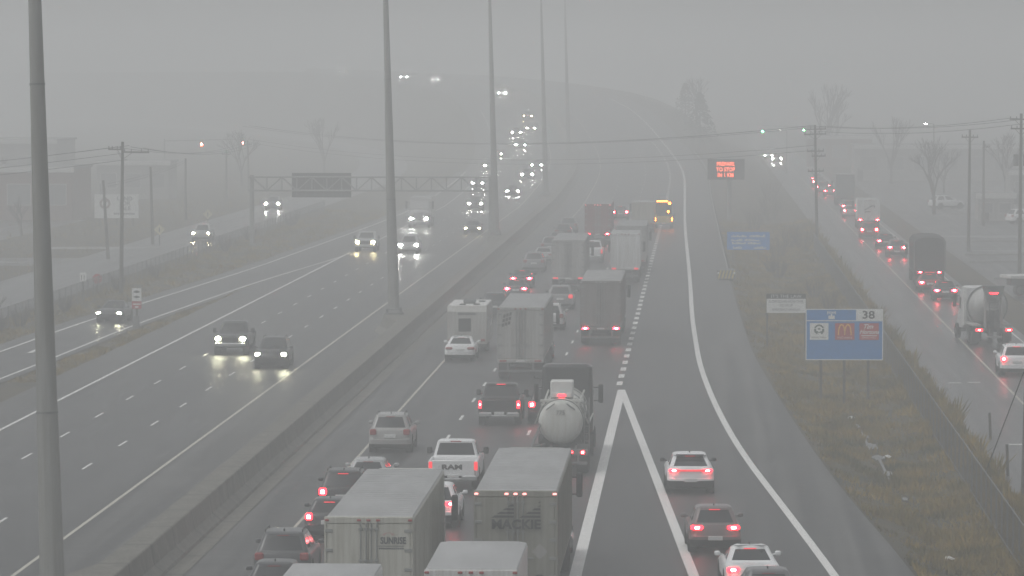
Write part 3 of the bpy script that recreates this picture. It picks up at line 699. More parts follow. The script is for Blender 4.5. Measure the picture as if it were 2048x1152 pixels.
def mixer(name='concrete_mixer_truck'):
    root = empty(name)
    # drum: pear shape tilted back
    n = 28; axis0 = Vector((0, 1.3, 2.65)); d = Vector((0, 1, -.16)).normalized(); up_ = Vector((0, .16, 1)).normalized()
    prof_ = [(0, .55), (.1, .62), (.9, .95), (1.7, 1.24), (2.7, 1.27), (3.7, 1.05), (4.3, .7), (4.45, .3)]
    m = MB(); m.loft([[axis0 + d * t + Vector((1, 0, 0)) * r * math.cos(2 * math.pi * i / n) + up_ * r * math.sin(2 * math.pi * i / n) for i in range(n)] for t, r in prof_]); m.build('drum', 'conveyor', root, True, 30)
    MB().lathe_y([(2.95, 1.27), (2.95, 1.32), (3.15, 1.32), (3.15, 1.27)], 0, 2.36, 28, False).build('drum_ring', 'signback', root)
    m = MB(); m.loft([[(x, y, z) for x, y in ((-.7 * k, .55 - .25 * k), (.7 * k, .55 - .25 * k), (.6 * k, 1.45), (-.6 * k, 1.45))] for z, k in ((2.75, .5), (3.3, .8), (3.75, 1.0))]); m.build('hopper', 'signback', root)
    m = MB()
    for s in (-1, 1): m.box(s * .52 - .06, s * .52 + .06, .4, .62, 1.1, 3.2)
    m.cbox(-.6, .6, .38, .64, 3.2, 3.4, .02); m.build('rear_frame', 'cladding', root)
    m = MB()
    for k in range(8): m.box(-.24, .24, .30, .34, .7 + k * .33, .76 + k * .33)
    for s in (-1, 1): m.box(s * .27 - .03, s * .27 + .03, .29, .35, .45, 3.3)
    m.build('ladder', 'signback', root)
    m = MB(); m.add([(-.32, .2, 2.3), (.32, .2, 2.3), (.32, -.1, 1.1), (-.32, -.1, 1.1), (0, .32, 2.2), (0, .05, 1.0)], [(0, 4, 5, 3), (4, 1, 2, 5), (3, 5, 4, 0), (5, 2, 1, 4)]); m.build('chute', 'dark', root)
    for s in (-1, 1):
        MB().cbox(min(s * .7, s * 1.24), max(s * .7, s * 1.24), .9, 4.2, 1.15, 1.32, .05).build('fender', 'cladding', root)
        MB().cbox(min(s * .74, s * 1.14), max(s * .74, s * 1.14), .1, .18, .92, 1.06, .02).build('tail_light', 'redlens', root)
        MB().cbox(min(s * .6, s * 1.2), max(s * .6, s * 1.2), .18, .3, .85, 1.1, .02).build('light_bracket', 'steel', root)
        MB().box(min(s * .7, s * 1.2), max(s * .7, s * 1.2), .8, .82, .25, .95).build('mud_flap', 'rubber', root)
    MB().cbox(-.3, .3, .34, .39, 3.23, 3.36, .02).build('brake_light', 'redlens', root)
    MB().cbox(-1.24, -.98, 4.9, 5.5, 1.0, 3.5, .04).build('water_tank', 'fascia', root)
    MB().cbox(-.5, .5, .0, .12, .5, .62, .02).build('rear_bumper', 'steel', root)
    chassis(root, .3, 8.6); cab(root, 5.7, False, 3.5); truck_wheels(root, (1.9, 3.2), front=8.6)
    note_kids(root); return root
def dump(name='tarped_truck'):
    root = empty(name); hw = 1.3; L = 7.2
    def sec(y, ins=0): return [(-hw + ins, y, 1.15), (-hw + ins, y, 3.55), (-hw + .22, y, 3.86 - ins), (-.5, y, 3.98 - ins), (.5, y, 3.98 - ins), (hw - .22, y, 3.86 - ins), (hw - ins, y, 3.55), (hw - ins, y, 1.15)]
    m = MB().loft([sec(0), sec(L)])
    for y in np.linspace(.3, L - .3, 12):
        for s in (-1, 1): m.box(min(s * hw, s * (hw + .03)), max(s * hw, s * (hw + .03)), y - .04, y + .04, 1.2, 3.5)
    m.build('body', 'tarp', root, True, 30)
    m = MB(); m.path([(-hw + .05, -.03, 1.3), (-hw + .05, -.03, 3.5), (-hw + .3, -.03, 3.8), (-.4, -.03, 3.9), (.4, -.03, 3.9), (hw - .3, -.03, 3.8), (hw - .05, -.03, 3.5), (hw - .05, -.03, 1.3)], .05); m.build('tail_frame', 'signback', root)
    MB().cbox(-1.2, 1.2, -.06, .1, .95, 1.14, .02).build('rear_sill', 'dark', root)
    for s in (-1, 1): MB().cbox(min(s * .62, s * .92), max(s * .62, s * .92), -.1, -.061, 1.0, 1.1, .012).build('tail_light', 'redlens', root)
    MB().cbox(-.4, .4, -.09, -.061, 1.02, 1.08, .01).build('light_bar', 'redlens', root)
    for s in (-1, 1): MB().box(min(s * .7, s * 1.2), max(s * .7, s * 1.2), .5, .52, .25, .95).build('mud_flap', 'rubber', root)
    chassis(root, .1, L + 2); cab(root, L + .15, False, 3.0); truck_wheels(root, (1.3, 2.6), front=L + 2.6)
    note_kids(root); return root

TPL = {}
def tpl(key):
    """first use hands out the built original, later uses a copy of it and of each part"""
    if key not in TPL: TPL[key] = [BUILD[key](), False]
    t = TPL[key]
    if not t[1]: t[1] = True; TPLC[key] = True; return t[0]
    return copy_tree(t[0])
TPLC = {}
BUILD = {
    'sedan': lambda: car('sedan', 4.75, 1.83, 1.45, .93, .92, 1.62, 1.55, .85, .20, tl=(.80, .42, .14), plate_z=.70),
    'suv': lambda: car('sport_utility_vehicle', 4.75, 1.93, 1.73, 1.06, .22, .58, 1.42, .72, .16, rr=.37, rails=True, tl=(.96, .30, .26), plate_z=.78, cr=.26),
    'crossover': lambda: car('crossover', 4.45, 1.86, 1.62, 1.0, .24, .78, 1.35, .80, .18, rr=.35, tl=(.93, .44, .15), plate_z=.56, trimz=.5),
    'hatch': lambda: car('hatchback', 4.4, 1.80, 1.52, .98, .22, .62, 1.32, .80, .18, tl=(.92, .26, .24), plate_z=.72),
    'ev': lambda: car('fastback_crossover', 4.7, 1.92, 1.60, 1.04, .24, 1.05, 1.3, .9, .2, rr=.37, spoiler=True, tl=(.97, .44, .09), plate_z=.58, bar=True, trimz=.55),
    'pickup': pickup, 'semi': semi, 'tanker': tanker, 'camper': camper, 'mixer': mixer, 'dump': dump,
    'box': lambda: boxtruck('box_truck', 6.6, 2.46, 1.15, 3.9), 'boxround': lambda: boxtruck('box_truck', 7.0, 2.45, 1.1, 4.1, .32), 'boxlow': lambda: boxtruck('box_truck', 6.4, 2.5, 1.1, 3.35),
}
LEN = {'sedan': 4.75, 'suv': 4.75, 'crossover': 4.45, 'hatch': 4.4, 'ev': 4.7, 'pickup': 5.85, 'box': 10.5, 'boxlow': 10.4, 'boxround': 11, 'semi': 21}
CATS = {'sedan': 'car', 'suv': 'SUV', 'crossover': 'crossover car', 'hatch': 'car', 'ev': 'car', 'pickup': 'pickup truck', 'semi': 'semi truck', 'tanker': 'tank truck', 'camper': 'camper trailer', 'mixer': 'mixer truck', 'dump': 'truck', 'box': 'box truck', 'boxround': 'box truck', 'boxlow': 'box truck'}
def setmat(o, key):
    o.material_slots[0].link = 'OBJECT'; o.material_slots[0].material = M[key]
def put(key, u, Y, col, label, group, tail=None, head=None, marker=None, rot=0., toward=False, grow=1.):
    r = tpl(key)
    ang = R(rot); L = LEN.get(key, 8)
    Yo = Y + L if toward else Y
    slope = math.atan2(prof(Yo + 8) - prof(Yo - 8), 16) * wz(u)
    dx = (bend(Yo + 5) - bend(Yo - 5)) / 10 * ws(u)
    x, y, z = W(u, Yo, .006)
    r.location = (x, y, z); r.rotation_euler = (slope if not toward else -slope, 0, ang - math.atan(dx) + (math.pi if toward else 0))
    tag(r, label, CATS[key], group)
    for o in all_under(r):
        o.color = (*col, 1); b = o.name.split('.')[0]
        if b == 'tail_light' and tail in ('tail', 'tailfar'):
            vs = [v.co for v in o.data.vertices]; x0, x1 = min(v.x for v in vs), max(v.x for v in vs); z0, z1 = min(v.z for v in vs), max(v.z for v in vs); ym = min(v.y for v in vs)
            cx, cz = (x0 + x1) / 2, (z0 + z1) / 2; rb = min(x1 - x0, z1 - z0) * (.28 if tail == 'tail' else .34); wx = max(rb, (x1 - x0) * .2)
            MB().cbox(cx - wx, cx + wx, ym - .02, ym + .02, cz - rb, cz + rb, .019).build('bulb', 'bulb' if tail == 'tail' else 'bulbfar', o)
        if b in ('tail_light', 'light_bar') and tail: setmat(o, tail if b == 'tail_light' else 'dimtail')
        if b == 'brake_light' and tail in ('tail', 'tailfar'): setmat(o, 'tail' if key in ('tanker', 'mixer') else 'dimtail')
        if b == 'headlight' and head: setmat(o, head)
        if b == 'marker_lamp' and marker: setmat(o, marker)
    return r
WHITE = (.74, .75, .75); SILV = (.36, .37, .37); GREY = (.13, .135, .14); DARK = (.03, .032, .036); BLACK = (.014, .014, .016); BROWN = (.15, .125, .125); RED = (.20, .03, .035); PALE = (.62, .62, .58); BLUE = (.05, .07, .12)
GQ = 'vehicles queued on the right-hand carriageway'; GX = 'cars on the exit lane'; GW = 'oncoming vehicles on the left-hand carriageway'; GS = 'vehicles queued on the right service road'; GSO = 'oncoming cars on the right service road'; GN = 'oncoming cars on the left service road'; GP = 'cars parked in the right-hand lot'
# --- nearest trucks
put('box', -9.57, 110.4, (.6, .6, .59), 'white box truck cut by the bottom edge, pale flat roof with square corners', GQ).scale = (.98, 1, 1.05)
put('boxround', -5.96, 115.75, (.6, .6, .59), 'white box truck cut by the bottom edge, roof with rounded front corners', GQ)
s1 = put('semi', -9.65, 129.3, (.45, .45, .40), 'cream semi trailer with SUNRISE lettering on its right rear door', GQ)
s2 = put('semi', -5.70, 137.7, (.245, .245, .21), 'grey semi trailer with faded MACKIE lettering and chevrons on its rear doors', GQ, tail='dimtail', marker='marker')
def door_of(root, right=True): return [o for o in root.children if o.name.startswith('door')][1 if right else 0]
d = door_of(s1); lettering('SUNRISE', .27, (.72, -.060, 3.40), 'navy', d, sx=.74, bold=.008)
m = MB()
for k in range(9):
    a = R(20 * k + 10); m.add([(.58 + .10 * math.cos(a - .1), -.054, 3.56 + .07 * math.sin(a - .1)), (.58 + .10 * math.cos(a + .1), -.054, 3.56 + .07 * math.sin(a + .1)), (.58 + .22 * math.cos(a), -.056, 3.56 + .10 * math.sin(a))], [(0, 1, 2)])
m.raw('sun_emblem', 'red', d)
m = MB(); m.box(.28, 1.04, -.056, -.052, 3.235, 3.255)
for k in range(12): m.box(.3 + k * .062, .345 + k * .062, -.056, -.052, 3.15, 3.20)
m.raw('small_print', 'navy', d)
d = door_of(s2); lettering('MACKIE', .40, (.02, -.112, 3.04), 'fadedtext', d, sx=1.08, bold=.015)
m = MB()
for k in range(5):      # stepped wing bars either side of a mast
    z = 3.26 + k * .115
    m.add([(.12 + .19 * k, -.112, z), (.78, -.112, z), (.78, -.112, z + .07), (.22 + .19 * k, -.112, z + .07)], [(0, 1, 2, 3)]) if k < 4 else m.add([(.70, -.112, z), (.78, -.112, z), (.78, -.112, z + .07)], [(0, 1, 2)])
    m.add([(-.75 + .17 * k, -.112, z), (-.05, -.112, z), (-.05, -.112, z + .07), (-.65 + .17 * k, -.112, z + .07)], [(0, 1, 2, 3)]) if k < 4 else None
m.raw('chevron_emblem', 'fadedtext', d)
m = MB(); m.add([(.75, -.056, 1.95), (1.0, -.056, 2.2), (.75, -.056, 2.45), (.5, -.056, 2.2)], [(0, 1, 2, 3)]); m.raw('placard', 'cladding', d)
# --- left lane of the queue (nearest the barrier)
put('hatch', -13.5, 139.8, DARK, 'dark hatchback cut by the bottom edge beside the pale box truck roof', GQ)
put('suv', -13.9, 147.2, (.05, .052, .056), 'dark grey SUV with roof rails in the left lane, second from the bottom', GQ)
put('hatch', -13.5, 161, DARK, 'dark hatchback with one red lamp showing, left of the SUNRISE trailer', GQ, tail='tail')
put('suv', -13.74, 170.3, BLACK, 'black SUV with a bright red left lamp, beside the SUNRISE trailer roof', GQ, tail='tail')
put('hatch', -13.35, 178, SILV, 'silver hatchback whose roof shows between black SUV and silver SUV', GQ)
put('suv', -13.9, 199, (.30, .30, .29), 'silver SUV with roof rails alone behind a gap in the left lane', GQ)
put('sedan', -14.2, 263, WHITE, 'white sedan close behind the camper trailer in the left lane', GQ)
put('camper', -14.2, 271, (.42, .42, .40), 'pale camper trailer with dark rear window and roof air conditioner', GQ)
put('suv', -14.4, 311, DARK, 'dark SUV roof just ahead of the camper trailer', GQ)
put('sedan', -13.95, 337, (.10, .10, .105), 'grey sedan with a blazing red right brake lamp in the left lane', GQ, tail='tailfar')
put('sedan', -14.2, 354, DARK, 'dark sedan with a red left brake lamp below the silver SUV', GQ, tail='tailfar')
put('suv', -14.3, 383, (.20, .20, .205), 'grey SUV with a pale roof edge beside the tall pale trailer', GQ)
for Y, k, c, lb in ((401, 'sedan', SILV, 'hazy silver sedan directly ahead of the grey SUV in the left lane'), (420, 'suv', GREY, 'hazy grey SUV second ahead of the grey SUV with the pale roof edge'),
                    (440, 'sedan', GREY, 'hazy grey sedan third ahead of that grey SUV, left of trailer roof'), (459, 'crossover', DARK, 'hazy dark crossover fourth in the far left-lane line of roofs'), (477, 'suv', GREY, 'farthest hazy SUV of the left-lane queue, left of red box trailer')):
    put(k, -14.1, Y, c, lb, GQ)
# --- second lane
put('crossover', -9.94, 166, WHITE, 'white crossover half hidden by the SUNRISE trailer, red lamp lit', GQ, tail='tail')
ram = put('pickup', -10.05, 181, WHITE, 'white pickup truck with RAM on its tailgate', GQ, tail='dimtail')
tg = [o for o in ram.children if o.name.startswith('tailgate')][0]; lettering('RAM', .27, (-.05, .035, .98), 'black', tg, sx=1.55, bold=.012)
put('pickup', -9.7, 215, (.03, .03, .033), 'black pickup truck with two round bright red brake lamps', GQ, tail='tail')
s3 = put('semi', -9.95, 247, (.37, .37, .355), 'light grey semi trailer with small dark emblem on left rear door, beside camper', GQ)
d = door_of(s3, False); m = MB()
for k in range(3):
    for j in range(3): m.add([(-1.05 + .17 * k + .04 * j, -.056, 3.0 + .25 * j + .06 * k), (-.92 + .17 * k + .04 * j, -.056, 3.02 + .25 * j + .06 * k), (-.90 + .17 * k + .04 * j, -.056, 3.2 + .25 * j + .06 * k), (-1.03 + .17 * k + .04 * j, -.056, 3.18 + .25 * j + .06 * k)], [(0, 1, 2, 3)])
m.raw('emblem', 'fadedtext', d)
put('suv', -9.98, 296, (.55, .55, .54), 'pale SUV half hidden by the light grey trailer', GQ)
put('suv', -10.1, 322, (.20, .20, .20), 'grey SUV with one red lamp ahead of the pale SUV', GQ, tail='dimtail')
put('semi', -10.3, 348, (.40, .40, .39), 'hazy pale semi trailer in the second lane with row of roof marker lamps', GQ, tail='dimtail', marker='clearlens')
put('pickup', -9.8, 403, WHITE, 'hazy white pickup in the gap between the two far trailers', GQ)
put('semi', -10.2, 445, RED, 'far reddish semi trailer with high red lamps', GQ, tail='tailfar', marker='marker')
put('suv', -9.3, 521, GREY, 'farthest grey SUV with two red lamps beside the reddish trailer', GQ, tail='tailfar')
# --- third lane
put('tanker', -5.95, 188.5, (.035, .036, .038), 'tank truck with round white tank end marked 775 and dark cab', GQ, tail='tail')
put('suv', -7.4, 216, BLACK, 'black SUV half hidden between the black pickup and the tank truck', GQ, tail='tail')
put('semi', -6.2, 279, (.20, .185, .18), 'dark grey semi trailer with two glowing red lamps in the third lane', GQ, tail='tailfar', marker='clearlens')
bt = put('box', -6.1, 364, WHITE, 'white box truck with a dark rear sill ahead of the dark grey trailer', GQ, tail='dimtail')
put('semi', -5.9, 381, (.33, .33, .32), 'hazy semi trailer just ahead of the white box truck', GQ, marker='clearlens')
put('boxlow', -6.1, 479, (.42, .40, .33), 'far pale yellowish box truck beside flashing amber lamps', GQ)
sv = put('pickup', -4.0, 493, (.55, .42, .10), 'road maintenance pickup with flashing amber beacons at the far exit lane', GX, tail='amber')
MB().cbox(-.85, .2, 2.9, 3.2, 1.98, 2.2, .05).build('beacon_bar', 'amber', sv)
m = MB(); m.cbox(-.9, .9, .05, .12, 1.6, 3.1, .02); m.build('arrow_board', 'dark', sv)
MB().cbox(-.75, .45, -.0, .045, 2.95, 3.1, .02).build('arrow_lamp', 'amber', sv); MB().cbox(.52, .78, .0, .045, 2.68, 2.95, .04).build('arrow_lamp', 'amber', sv)
MB().cbox(.4, .62, .0, .045, 1.75, 2.0, .03).build('arrow_lamp', 'amber', sv)
# --- exit lane
put('ev', -.34, 180, WHITE, 'white fastback crossover with full-width red light bar on exit lane', GX, tail='tail', rot=2.2)
put('crossover', .58, 157.6, BROWN, 'brown crossover with two wide red lamps behind the white fastback', GX, tail='tail', rot=2.6)
put('sedan', 1.77, 145.3, WHITE, 'white sedan near the bottom edge of the exit lane', GX, tail='tail', rot=3)
put('crossover', 2.2, 137.3, (.11, .11, .115), 'dark grey crossover cut by the bottom edge, lowest on exit lane', GX, rot=3)
# --- oncoming carriageway
W_ON = [('pickup', -28.5, 269, DARK, 'head', 'oncoming dark pickup with two bright white headlights, nearer gantry side of pair'), ('suv', -24.8, 256, BLACK, 'head', 'oncoming black SUV nearest the camera, in lane beside median shoulder'),
        ('pickup', -32.1, 426, SILV, 'headwarm', 'oncoming pickup with amber headlights left of the second mast'), ('suv', -27.7, 422, SILV, 'headfar', 'oncoming SUV with dazzling white headlights right of the second mast'),
        ('boxlow', -31.2, 493, (.4, .4, .4), 'headfar', 'oncoming truck with one dazzling headlight under the gantry'), ('suv', -28.2, 558, DARK, 'headfar', 'oncoming car with yellow-white glare just beyond the gantry by third mast'),
        ('sedan', -24.2, 473, DARK, 'headwarm', 'oncoming sedan with amber headlights left of the third mast base'), ('sedan', -25.6, 608, DARK, 'headfar', 'oncoming car right of the third mast, nearest beyond it'),
        ('suv', -25.6, 660, GREY, 'headfar', 'oncoming car second beyond the third mast, at the start of bend'), ('sedan', -25.2, 699, GREY, 'headfar', 'oncoming car third beyond the third mast, beside the fourth mast'),
        ('suv', -28.4, 773, GREY, 'headfar', 'oncoming car midway up the far climb, close to fourth mast'), ('sedan', -25.6, 827, GREY, 'headfar', 'oncoming car in the upper of two near touching headlight pairs'),
        ('suv', -28.6, 813, GREY, 'headfar', 'oncoming car in the lower of two near touching headlight pairs'), ('sedan', -32.3, 742, GREY, 'headfar', 'oncoming car left of third mast, upper of two in outer lane'),
        ('suv', -32.4, 693, GREY, 'headfar', 'oncoming car left of third mast, lower of two in outer lane'), ('suv', -25.0, 862, GREY, 'headwarm', 'oncoming far car with faint headlights above the touching pairs'),
        ('suv', -21.9 - 3, 960, GREY, 'headfar', 'oncoming far car high on the climb with bright separate headlights'), ('sedan', -25.4, 1122, GREY, 'headfar', 'oncoming very far car at the hazy crest, right one of two'),
        ('suv', -29, 1160, GREY, 'headfar', 'oncoming very far car at the hazy crest, left one of two'), ('sedan', -28, 1290, GREY, 'headfar', 'farthest oncoming car, a faint highest light in the haze'), ('hatch', -31.6, 632, GREY, 'headfar', 'oncoming car whose lights show through the right gantry end')]
for k, u, Y, c, h, lb in W_ON: put(k, u, Y, c, lb, GW, head=h, toward=True)
put('sedan', -40.2, 303, DARK, 'dark sedan on the left ramp behind the two-panel marker sign', GW, head='head', toward=True, rot=-3.5)
put('suv', -53.7, 557, GREY, 'oncoming car on the left service road with white headlights before the gantry column', GN, head='headfar', toward=True)
put('suv', -51.0, 453, SILV, 'oncoming silver SUV with amber headlights on the left service road', GN, head='headwarm', toward=True)
# --- right service road
put('suv', 17.95, 252, WHITE, 'white SUV behind the concrete mixer, cut by the right edge', GS, tail='tail')
put('mixer', 18.5, 280, (.6, .6, .6), 'grey concrete mixer truck with rear ladder and red lamps', GS, tail='tail', rot=5)
put('sedan', 18.5, 335.5, DARK, 'dark sedan with red lamps just ahead of concrete mixer', GS, tail='tailfar')
put('sedan', 18.0, 348.5, RED, 'dark red sedan close behind the dark tarped truck', GS, tail='tailfar')
put('dump', 18.6, 361, DARK, 'dark tarped truck with a rounded top on the right service road', GS, tail='tailfar')
put('crossover', 18.4, 416, GREY, 'grey crossover with a very bright red lamp ahead of tarped truck', GS, tail='tailfar')
put('sedan', 18.2, 436, DARK, 'dark sedan second ahead of the tarped truck', GS, tail='tailfar')
put('suv', 17.6, 463, RED, 'red SUV third ahead of tarped truck, behind white box truck', GS, tail='tailfar')
b2 = put('boxlow', 18.6, 491, WHITE, 'white box truck with a dark swoosh on its rear door, right service road', GS, tail='tailfar')
m = MB(); m.path([(-.5, -.07, 2.15), (-.1, -.07, 2.35), (.3, -.07, 2.62), (.65, -.07, 2.6), (.6, -.07, 2.4)], .06, 5); m.path([(-.45, -.07, 1.95), (.2, -.07, 1.98)], .05, 5); m.build('emblem', 'fadedtext', b2)
put('hatch', 17.9, 530, SILV, 'silver hatchback ahead of the white box truck, behind grey truck', GS, tail='tailfar')
put('crossover', 18.3, 548, GREY, 'grey crossover directly behind the hazy grey box truck', GS, tail='tailfar')
put('sedan', 18.2, 624, GREY, 'grey sedan ahead of grey box truck, nearest of the red lamp cluster', GS, tail='tailfar')
put('box', 18.9, 580, GREY, 'hazy grey box truck right of the nearer utility pole', GS)
for k, u, Y, c, lb in (('suv', 17.6, 640, GREY, 'grey SUV lowest of the red lamp cluster behind the utility pole'), ('sedan', 18.3, 655, GREY, 'grey sedan second in the red lamp cluster behind the utility pole'), ('suv', 17.9, 672, GREY, 'grey SUV third in the red lamp cluster behind the utility pole'), ('sedan', 18.4, 700, GREY, 'grey sedan farthest of the red lamp cluster behind utility pole')):
    put(k, u, Y, c, lb, GS, tail='tailfar')
put('suv', 14.9, 863, GREY, 'oncoming car on right service road, nearer pair of white lights', GSO, head='headfar', toward=True)
put('sedan', 13.9, 900, GREY, 'oncoming car on right service road, farther left pair of lights', GSO, head='headfar', toward=True)
put('suv', 29.3, 567, WHITE, 'white parked SUV seen side-on beneath the bare tree', GP, rot=-62)
put('suv', 35.2, 510, WHITE, 'white parked SUV beside the small pale kiosk building', GP, rot=-65)
put('sedan', 40.2, 520, SILV, 'silver parked car cut by the right edge behind transformer pole', GP, rot=-60)

# ------------------------------------------------------------------ signs and gantry
def posts(root, xs, z0, z1, m='wood', w=.08):
    for x in xs: MB().cbox(x - w, x + w, 0, 2 * w, z0, z1, .01).build('post', m, root)
def plate(root, name, x0, x1, z0, z1, m, y=-.03, t=.03, c=.006): return MB().cbox(x0, x1, y - t, y, z0, z1, c).build(name, m, root)
def frame(root, x0, x1, z0, z1, w=.06, y=-.063, m='white'):
    f = MB(); f.box(x0, x1, y - .008, y, z1 - w, z1); f.box(x0, x1, y - .008, y, z0, z0 + w); f.box(x0, x0 + w, y - .008, y, z0 + w, z1 - w); f.box(x1 - w, x1, y - .008, y, z0 + w, z1 - w)
    return f.build('border', m, root)
# services sign
sg = empty('services_sign', W(7.75, 238.5, ditch(7.75, 238.5) - .05)); tag(sg, 'large blue services sign with three food logos and exit number 38', 'road sign')
Z0 = .35
posts(sg, (-1.25, 0, 1.28), -.5, 2.4 + Z0, 'wood', .07)
pl = plate(sg, 'panel', -2.07, 2.07, 1.99 + Z0, 4.74 + Z0, 'blue', -.0, .05); zt = 4.74 + Z0; zb_ = 1.99 + Z0
frame(pl, -2.07, 2.07, zb_, zt, .05, -.052); MB().box(-2.02, 2.02, -.062, -.052, zt - .66, zt - .61).build('divider', 'white', pl)
p38 = MB().box(.62, 2.02, -.064, -.0605, zt - .605, zt - .052).build('exit_panel', 'white', pl); lettering('38', .58, (1.28, -.069, zt - .335), 'black', p38, sx=1.2, bold=.012)
m = MB(); m.box(-.9, -.48, -.06, -.052, zt - .20, zt - .15); m.box(-.86, -.52, -.06, -.052, zt - .55, zt - .36)
m.box(-.73, -.65, -.06, -.052, zt - .36, zt - .28); m.box(-.92, -.88, -.06, -.052, zt - .30, zt - .12); m.box(-.50, -.46, -.06, -.052, zt - .30, zt - .12); m.box(-.86, -.52, -.06, -.052, zt - .27, zt - .24); m.build('food_symbol', 'white', pl)
a = MB().box(-1.85, -.85, -.064, -.052, zt - 1.66, zt - .76).build('white_panel', 'white', pl)
m = MB(); cx, cz = -1.35, zt - 1.12
def arc(m, cx, cz, r0, r1, a0, a1, y=-.067, n=14):
    v = []
    for i in range(n + 1):
        t = R(a0 + (a1 - a0) * i / n); v += [(cx + r0 * math.cos(t), y, cz + r0 * math.sin(t)), (cx + r1 * math.cos(t), y, cz + r1 * math.sin(t))]
    m.add(v, [(2 * i, 2 * i + 2, 2 * i + 3, 2 * i + 1) for i in range(n)])
arc(m, cx, cz, .20, .28, 25, 155); arc(m, cx, cz, .16, .27, 165, 245); arc(m, cx, cz, .16, .27, 295, 375); arc(m, cx, cz, .0, .09, 20, 160); arc(m, cx, cz - .02, .10, .14, 200, 340)
m.raw('round_emblem', 'green', a); lettering('DRIVE THRU', .12, (cx, -.068, zt - 1.53), 'green', a, sx=1.1)
a = MB().box(-.5, .54, -.064, -.052, zt - 1.66, zt - .76).build('red_panel', 'red', pl); m = MB()
for s in (-1, 1):
    v = []; n_ = 16
    for i in range(n_ + 1):
        t = math.pi * i / n_; v += [(.02 + s * .17 + .135 * math.cos(t), -.067, zt - 1.40 + .52 * math.sin(t) ** .8), (.02 + s * .17 + .20 * math.cos(t), -.067, zt - 1.40 + .60 * math.sin(t) ** .8)]
    m.add(v, [(2 * i, 2 * i + 2, 2 * i + 3, 2 * i + 1) for i in range(n_)])
m.raw('gold_arches', 'gold', a); lettering("McDonald's", .15, (.02, -.068, zt - 1.54), 'white', a, sx=1.1)
a = MB().box(.80, 1.84, -.064, -.052, zt - 1.66, zt - .76).build('red_panel', 'red', pl)
lettering('Tim', .34, (1.25, -.067, zt - .95), 'white', a, shear=.35, bold=.008); lettering('Hortons', .30, (1.32, -.067, zt - 1.24), 'white', a, shear=.35, bold=.008)
MB().box(.90, 1.74, -.068, -.0645, zt - 1.45, zt - 1.41).build('underline', 'white', a); lettering('DRIVE THRU', .12, (1.32, -.067, zt - 1.54), 'white', a, sx=1.1)
# law sign
sg = empty('law_sign', W(5.5, 283, ditch(5.5, 283) - .05)); tag(sg, "white IT'S THE LAW sign with black header on two posts", 'road sign'); posts(sg, (-1.2, 1.2), -.5, 3.5, 'wood', .06)
p = plate(sg, 'panel', -1.24, 1.24, 2.35, 3.25, 'white', 0, .04); h = plate(sg, 'header', -1.24, 1.24, 3.255, 3.57, 'black', 0, .04)
lettering("IT'S THE LAW", .29, (0, -.045, 3.40), 'white', h, sx=1.1); lettering('SLOW DOWN MOVE OVER', .23, (0, -.045, 3.06), 'navy', p, sx=.78); lettering('TO STOP', .2, (0, -.045, 2.82), 'navy', p); lettering('EMERGENCY VEHICLES', .19, (0, -.045, 2.55), 'navy', p, sx=.9)
# small blue sign
sg = empty('information_sign', W(4.45, 408, -.3)); tag(sg, 'small bright blue information sign with four white text lines', 'road sign'); posts(sg, (-1.4, .9), -.4, 1.6, 'signback', .05)
p = plate(sg, 'panel', -1.95, 1.95, 1.3, 2.95, 'bluebright', 0, .04); m = MB()
for z, words in ((2.55, ((-1.55, -.15), (.1, 1.55))), (2.18, ((-1.55, -.5), (-.35, 1.0))), (1.9, ((-1.5, -.2), (-.05, 1.1))), (1.48, ((-1.4, -.6), (.5, 1.6)))):
    for a0, a1 in words:
        x = a0
        while x < a1: wdt = random.uniform(.07, .16); hh = random.choice((.13, .18, .22)); m.box(x, min(a1, x + wdt), -.047, -.041, z - .09, z - .09 + hh); x += wdt + .04
m.build('lettering', 'white', p)
# message sign
sg = empty('message_sign', W(3.05, 520, -.1)); tag(sg, 'dark electronic message sign lit with PREPARE TO STOP IN 1 KM', 'message sign')
MB().cbox(-2.15, 2.15, 0, .9, 4.9, 7.25, .05).build('housing', 'tarp', sg); MB().tube((.4, .45, -.5), (.4, .45, 4.9), .28, .24, 14).build('post', 'steel', sg, True); MB().cbox(-2.2, 2.2, -.05, .95, 7.255, 7.32, .02).build('hood', 'signback', sg)
lettering('PREPARE', .62, (-.05, -.02, 6.72), 'vms', sg, sx=.86, bold=.012); lettering('TO STOP', .62, (-.05, -.02, 6.08), 'vms', sg, sx=.86, bold=.012); lettering('IN 1 KM', .62, (-.05, -.02, 5.42), 'vms', sg, sx=.86, bold=.012)
# gantry
gt = empty('sign_gantry', W(-44.8, 444)); tag(gt, 'steel truss gantry spanning the oncoming lanes with a dark sign back', 'gantry'); GWD = 24.0
for x in (0, GWD - .05):
    MB().tube((x, 0, .0 if x == 0 else 1.0), (x, 0, 7.0), .24, .22, 12).build('column', 'steel', gt, True)
m = MB()
for z in (5.45, 6.8):
    for y in (-.5, .5): m.tube((-.3, y, z), (GWD + .2, y, z), .075, .075, 6)
for k in range(16):
    x = GWD * k / 16; x2 = GWD * (k + 1) / 16
    for y in (-.5, .5): m.tube((x, y, 5.45 if k % 2 else 6.8), (x2, y, 6.8 if k % 2 else 5.45), .04, .04, 5); m.tube((x, y, 5.45), (x, y, 6.8), .03, .03, 5)
    m.tube((x, -.5, 6.8), (x2, .5, 6.8), .03, .03, 5)
m.build('truss', 'steel', gt)
m = MB(); m.cbox(3.95, 9.9, .75, .82, 4.75, 7.2, .01)
for x in np.arange(4.4, 9.8, .9): m.box(x - .04, x + .04, .62, .75, 4.8, 7.15)
m.build('sign_panel', 'dark', gt)
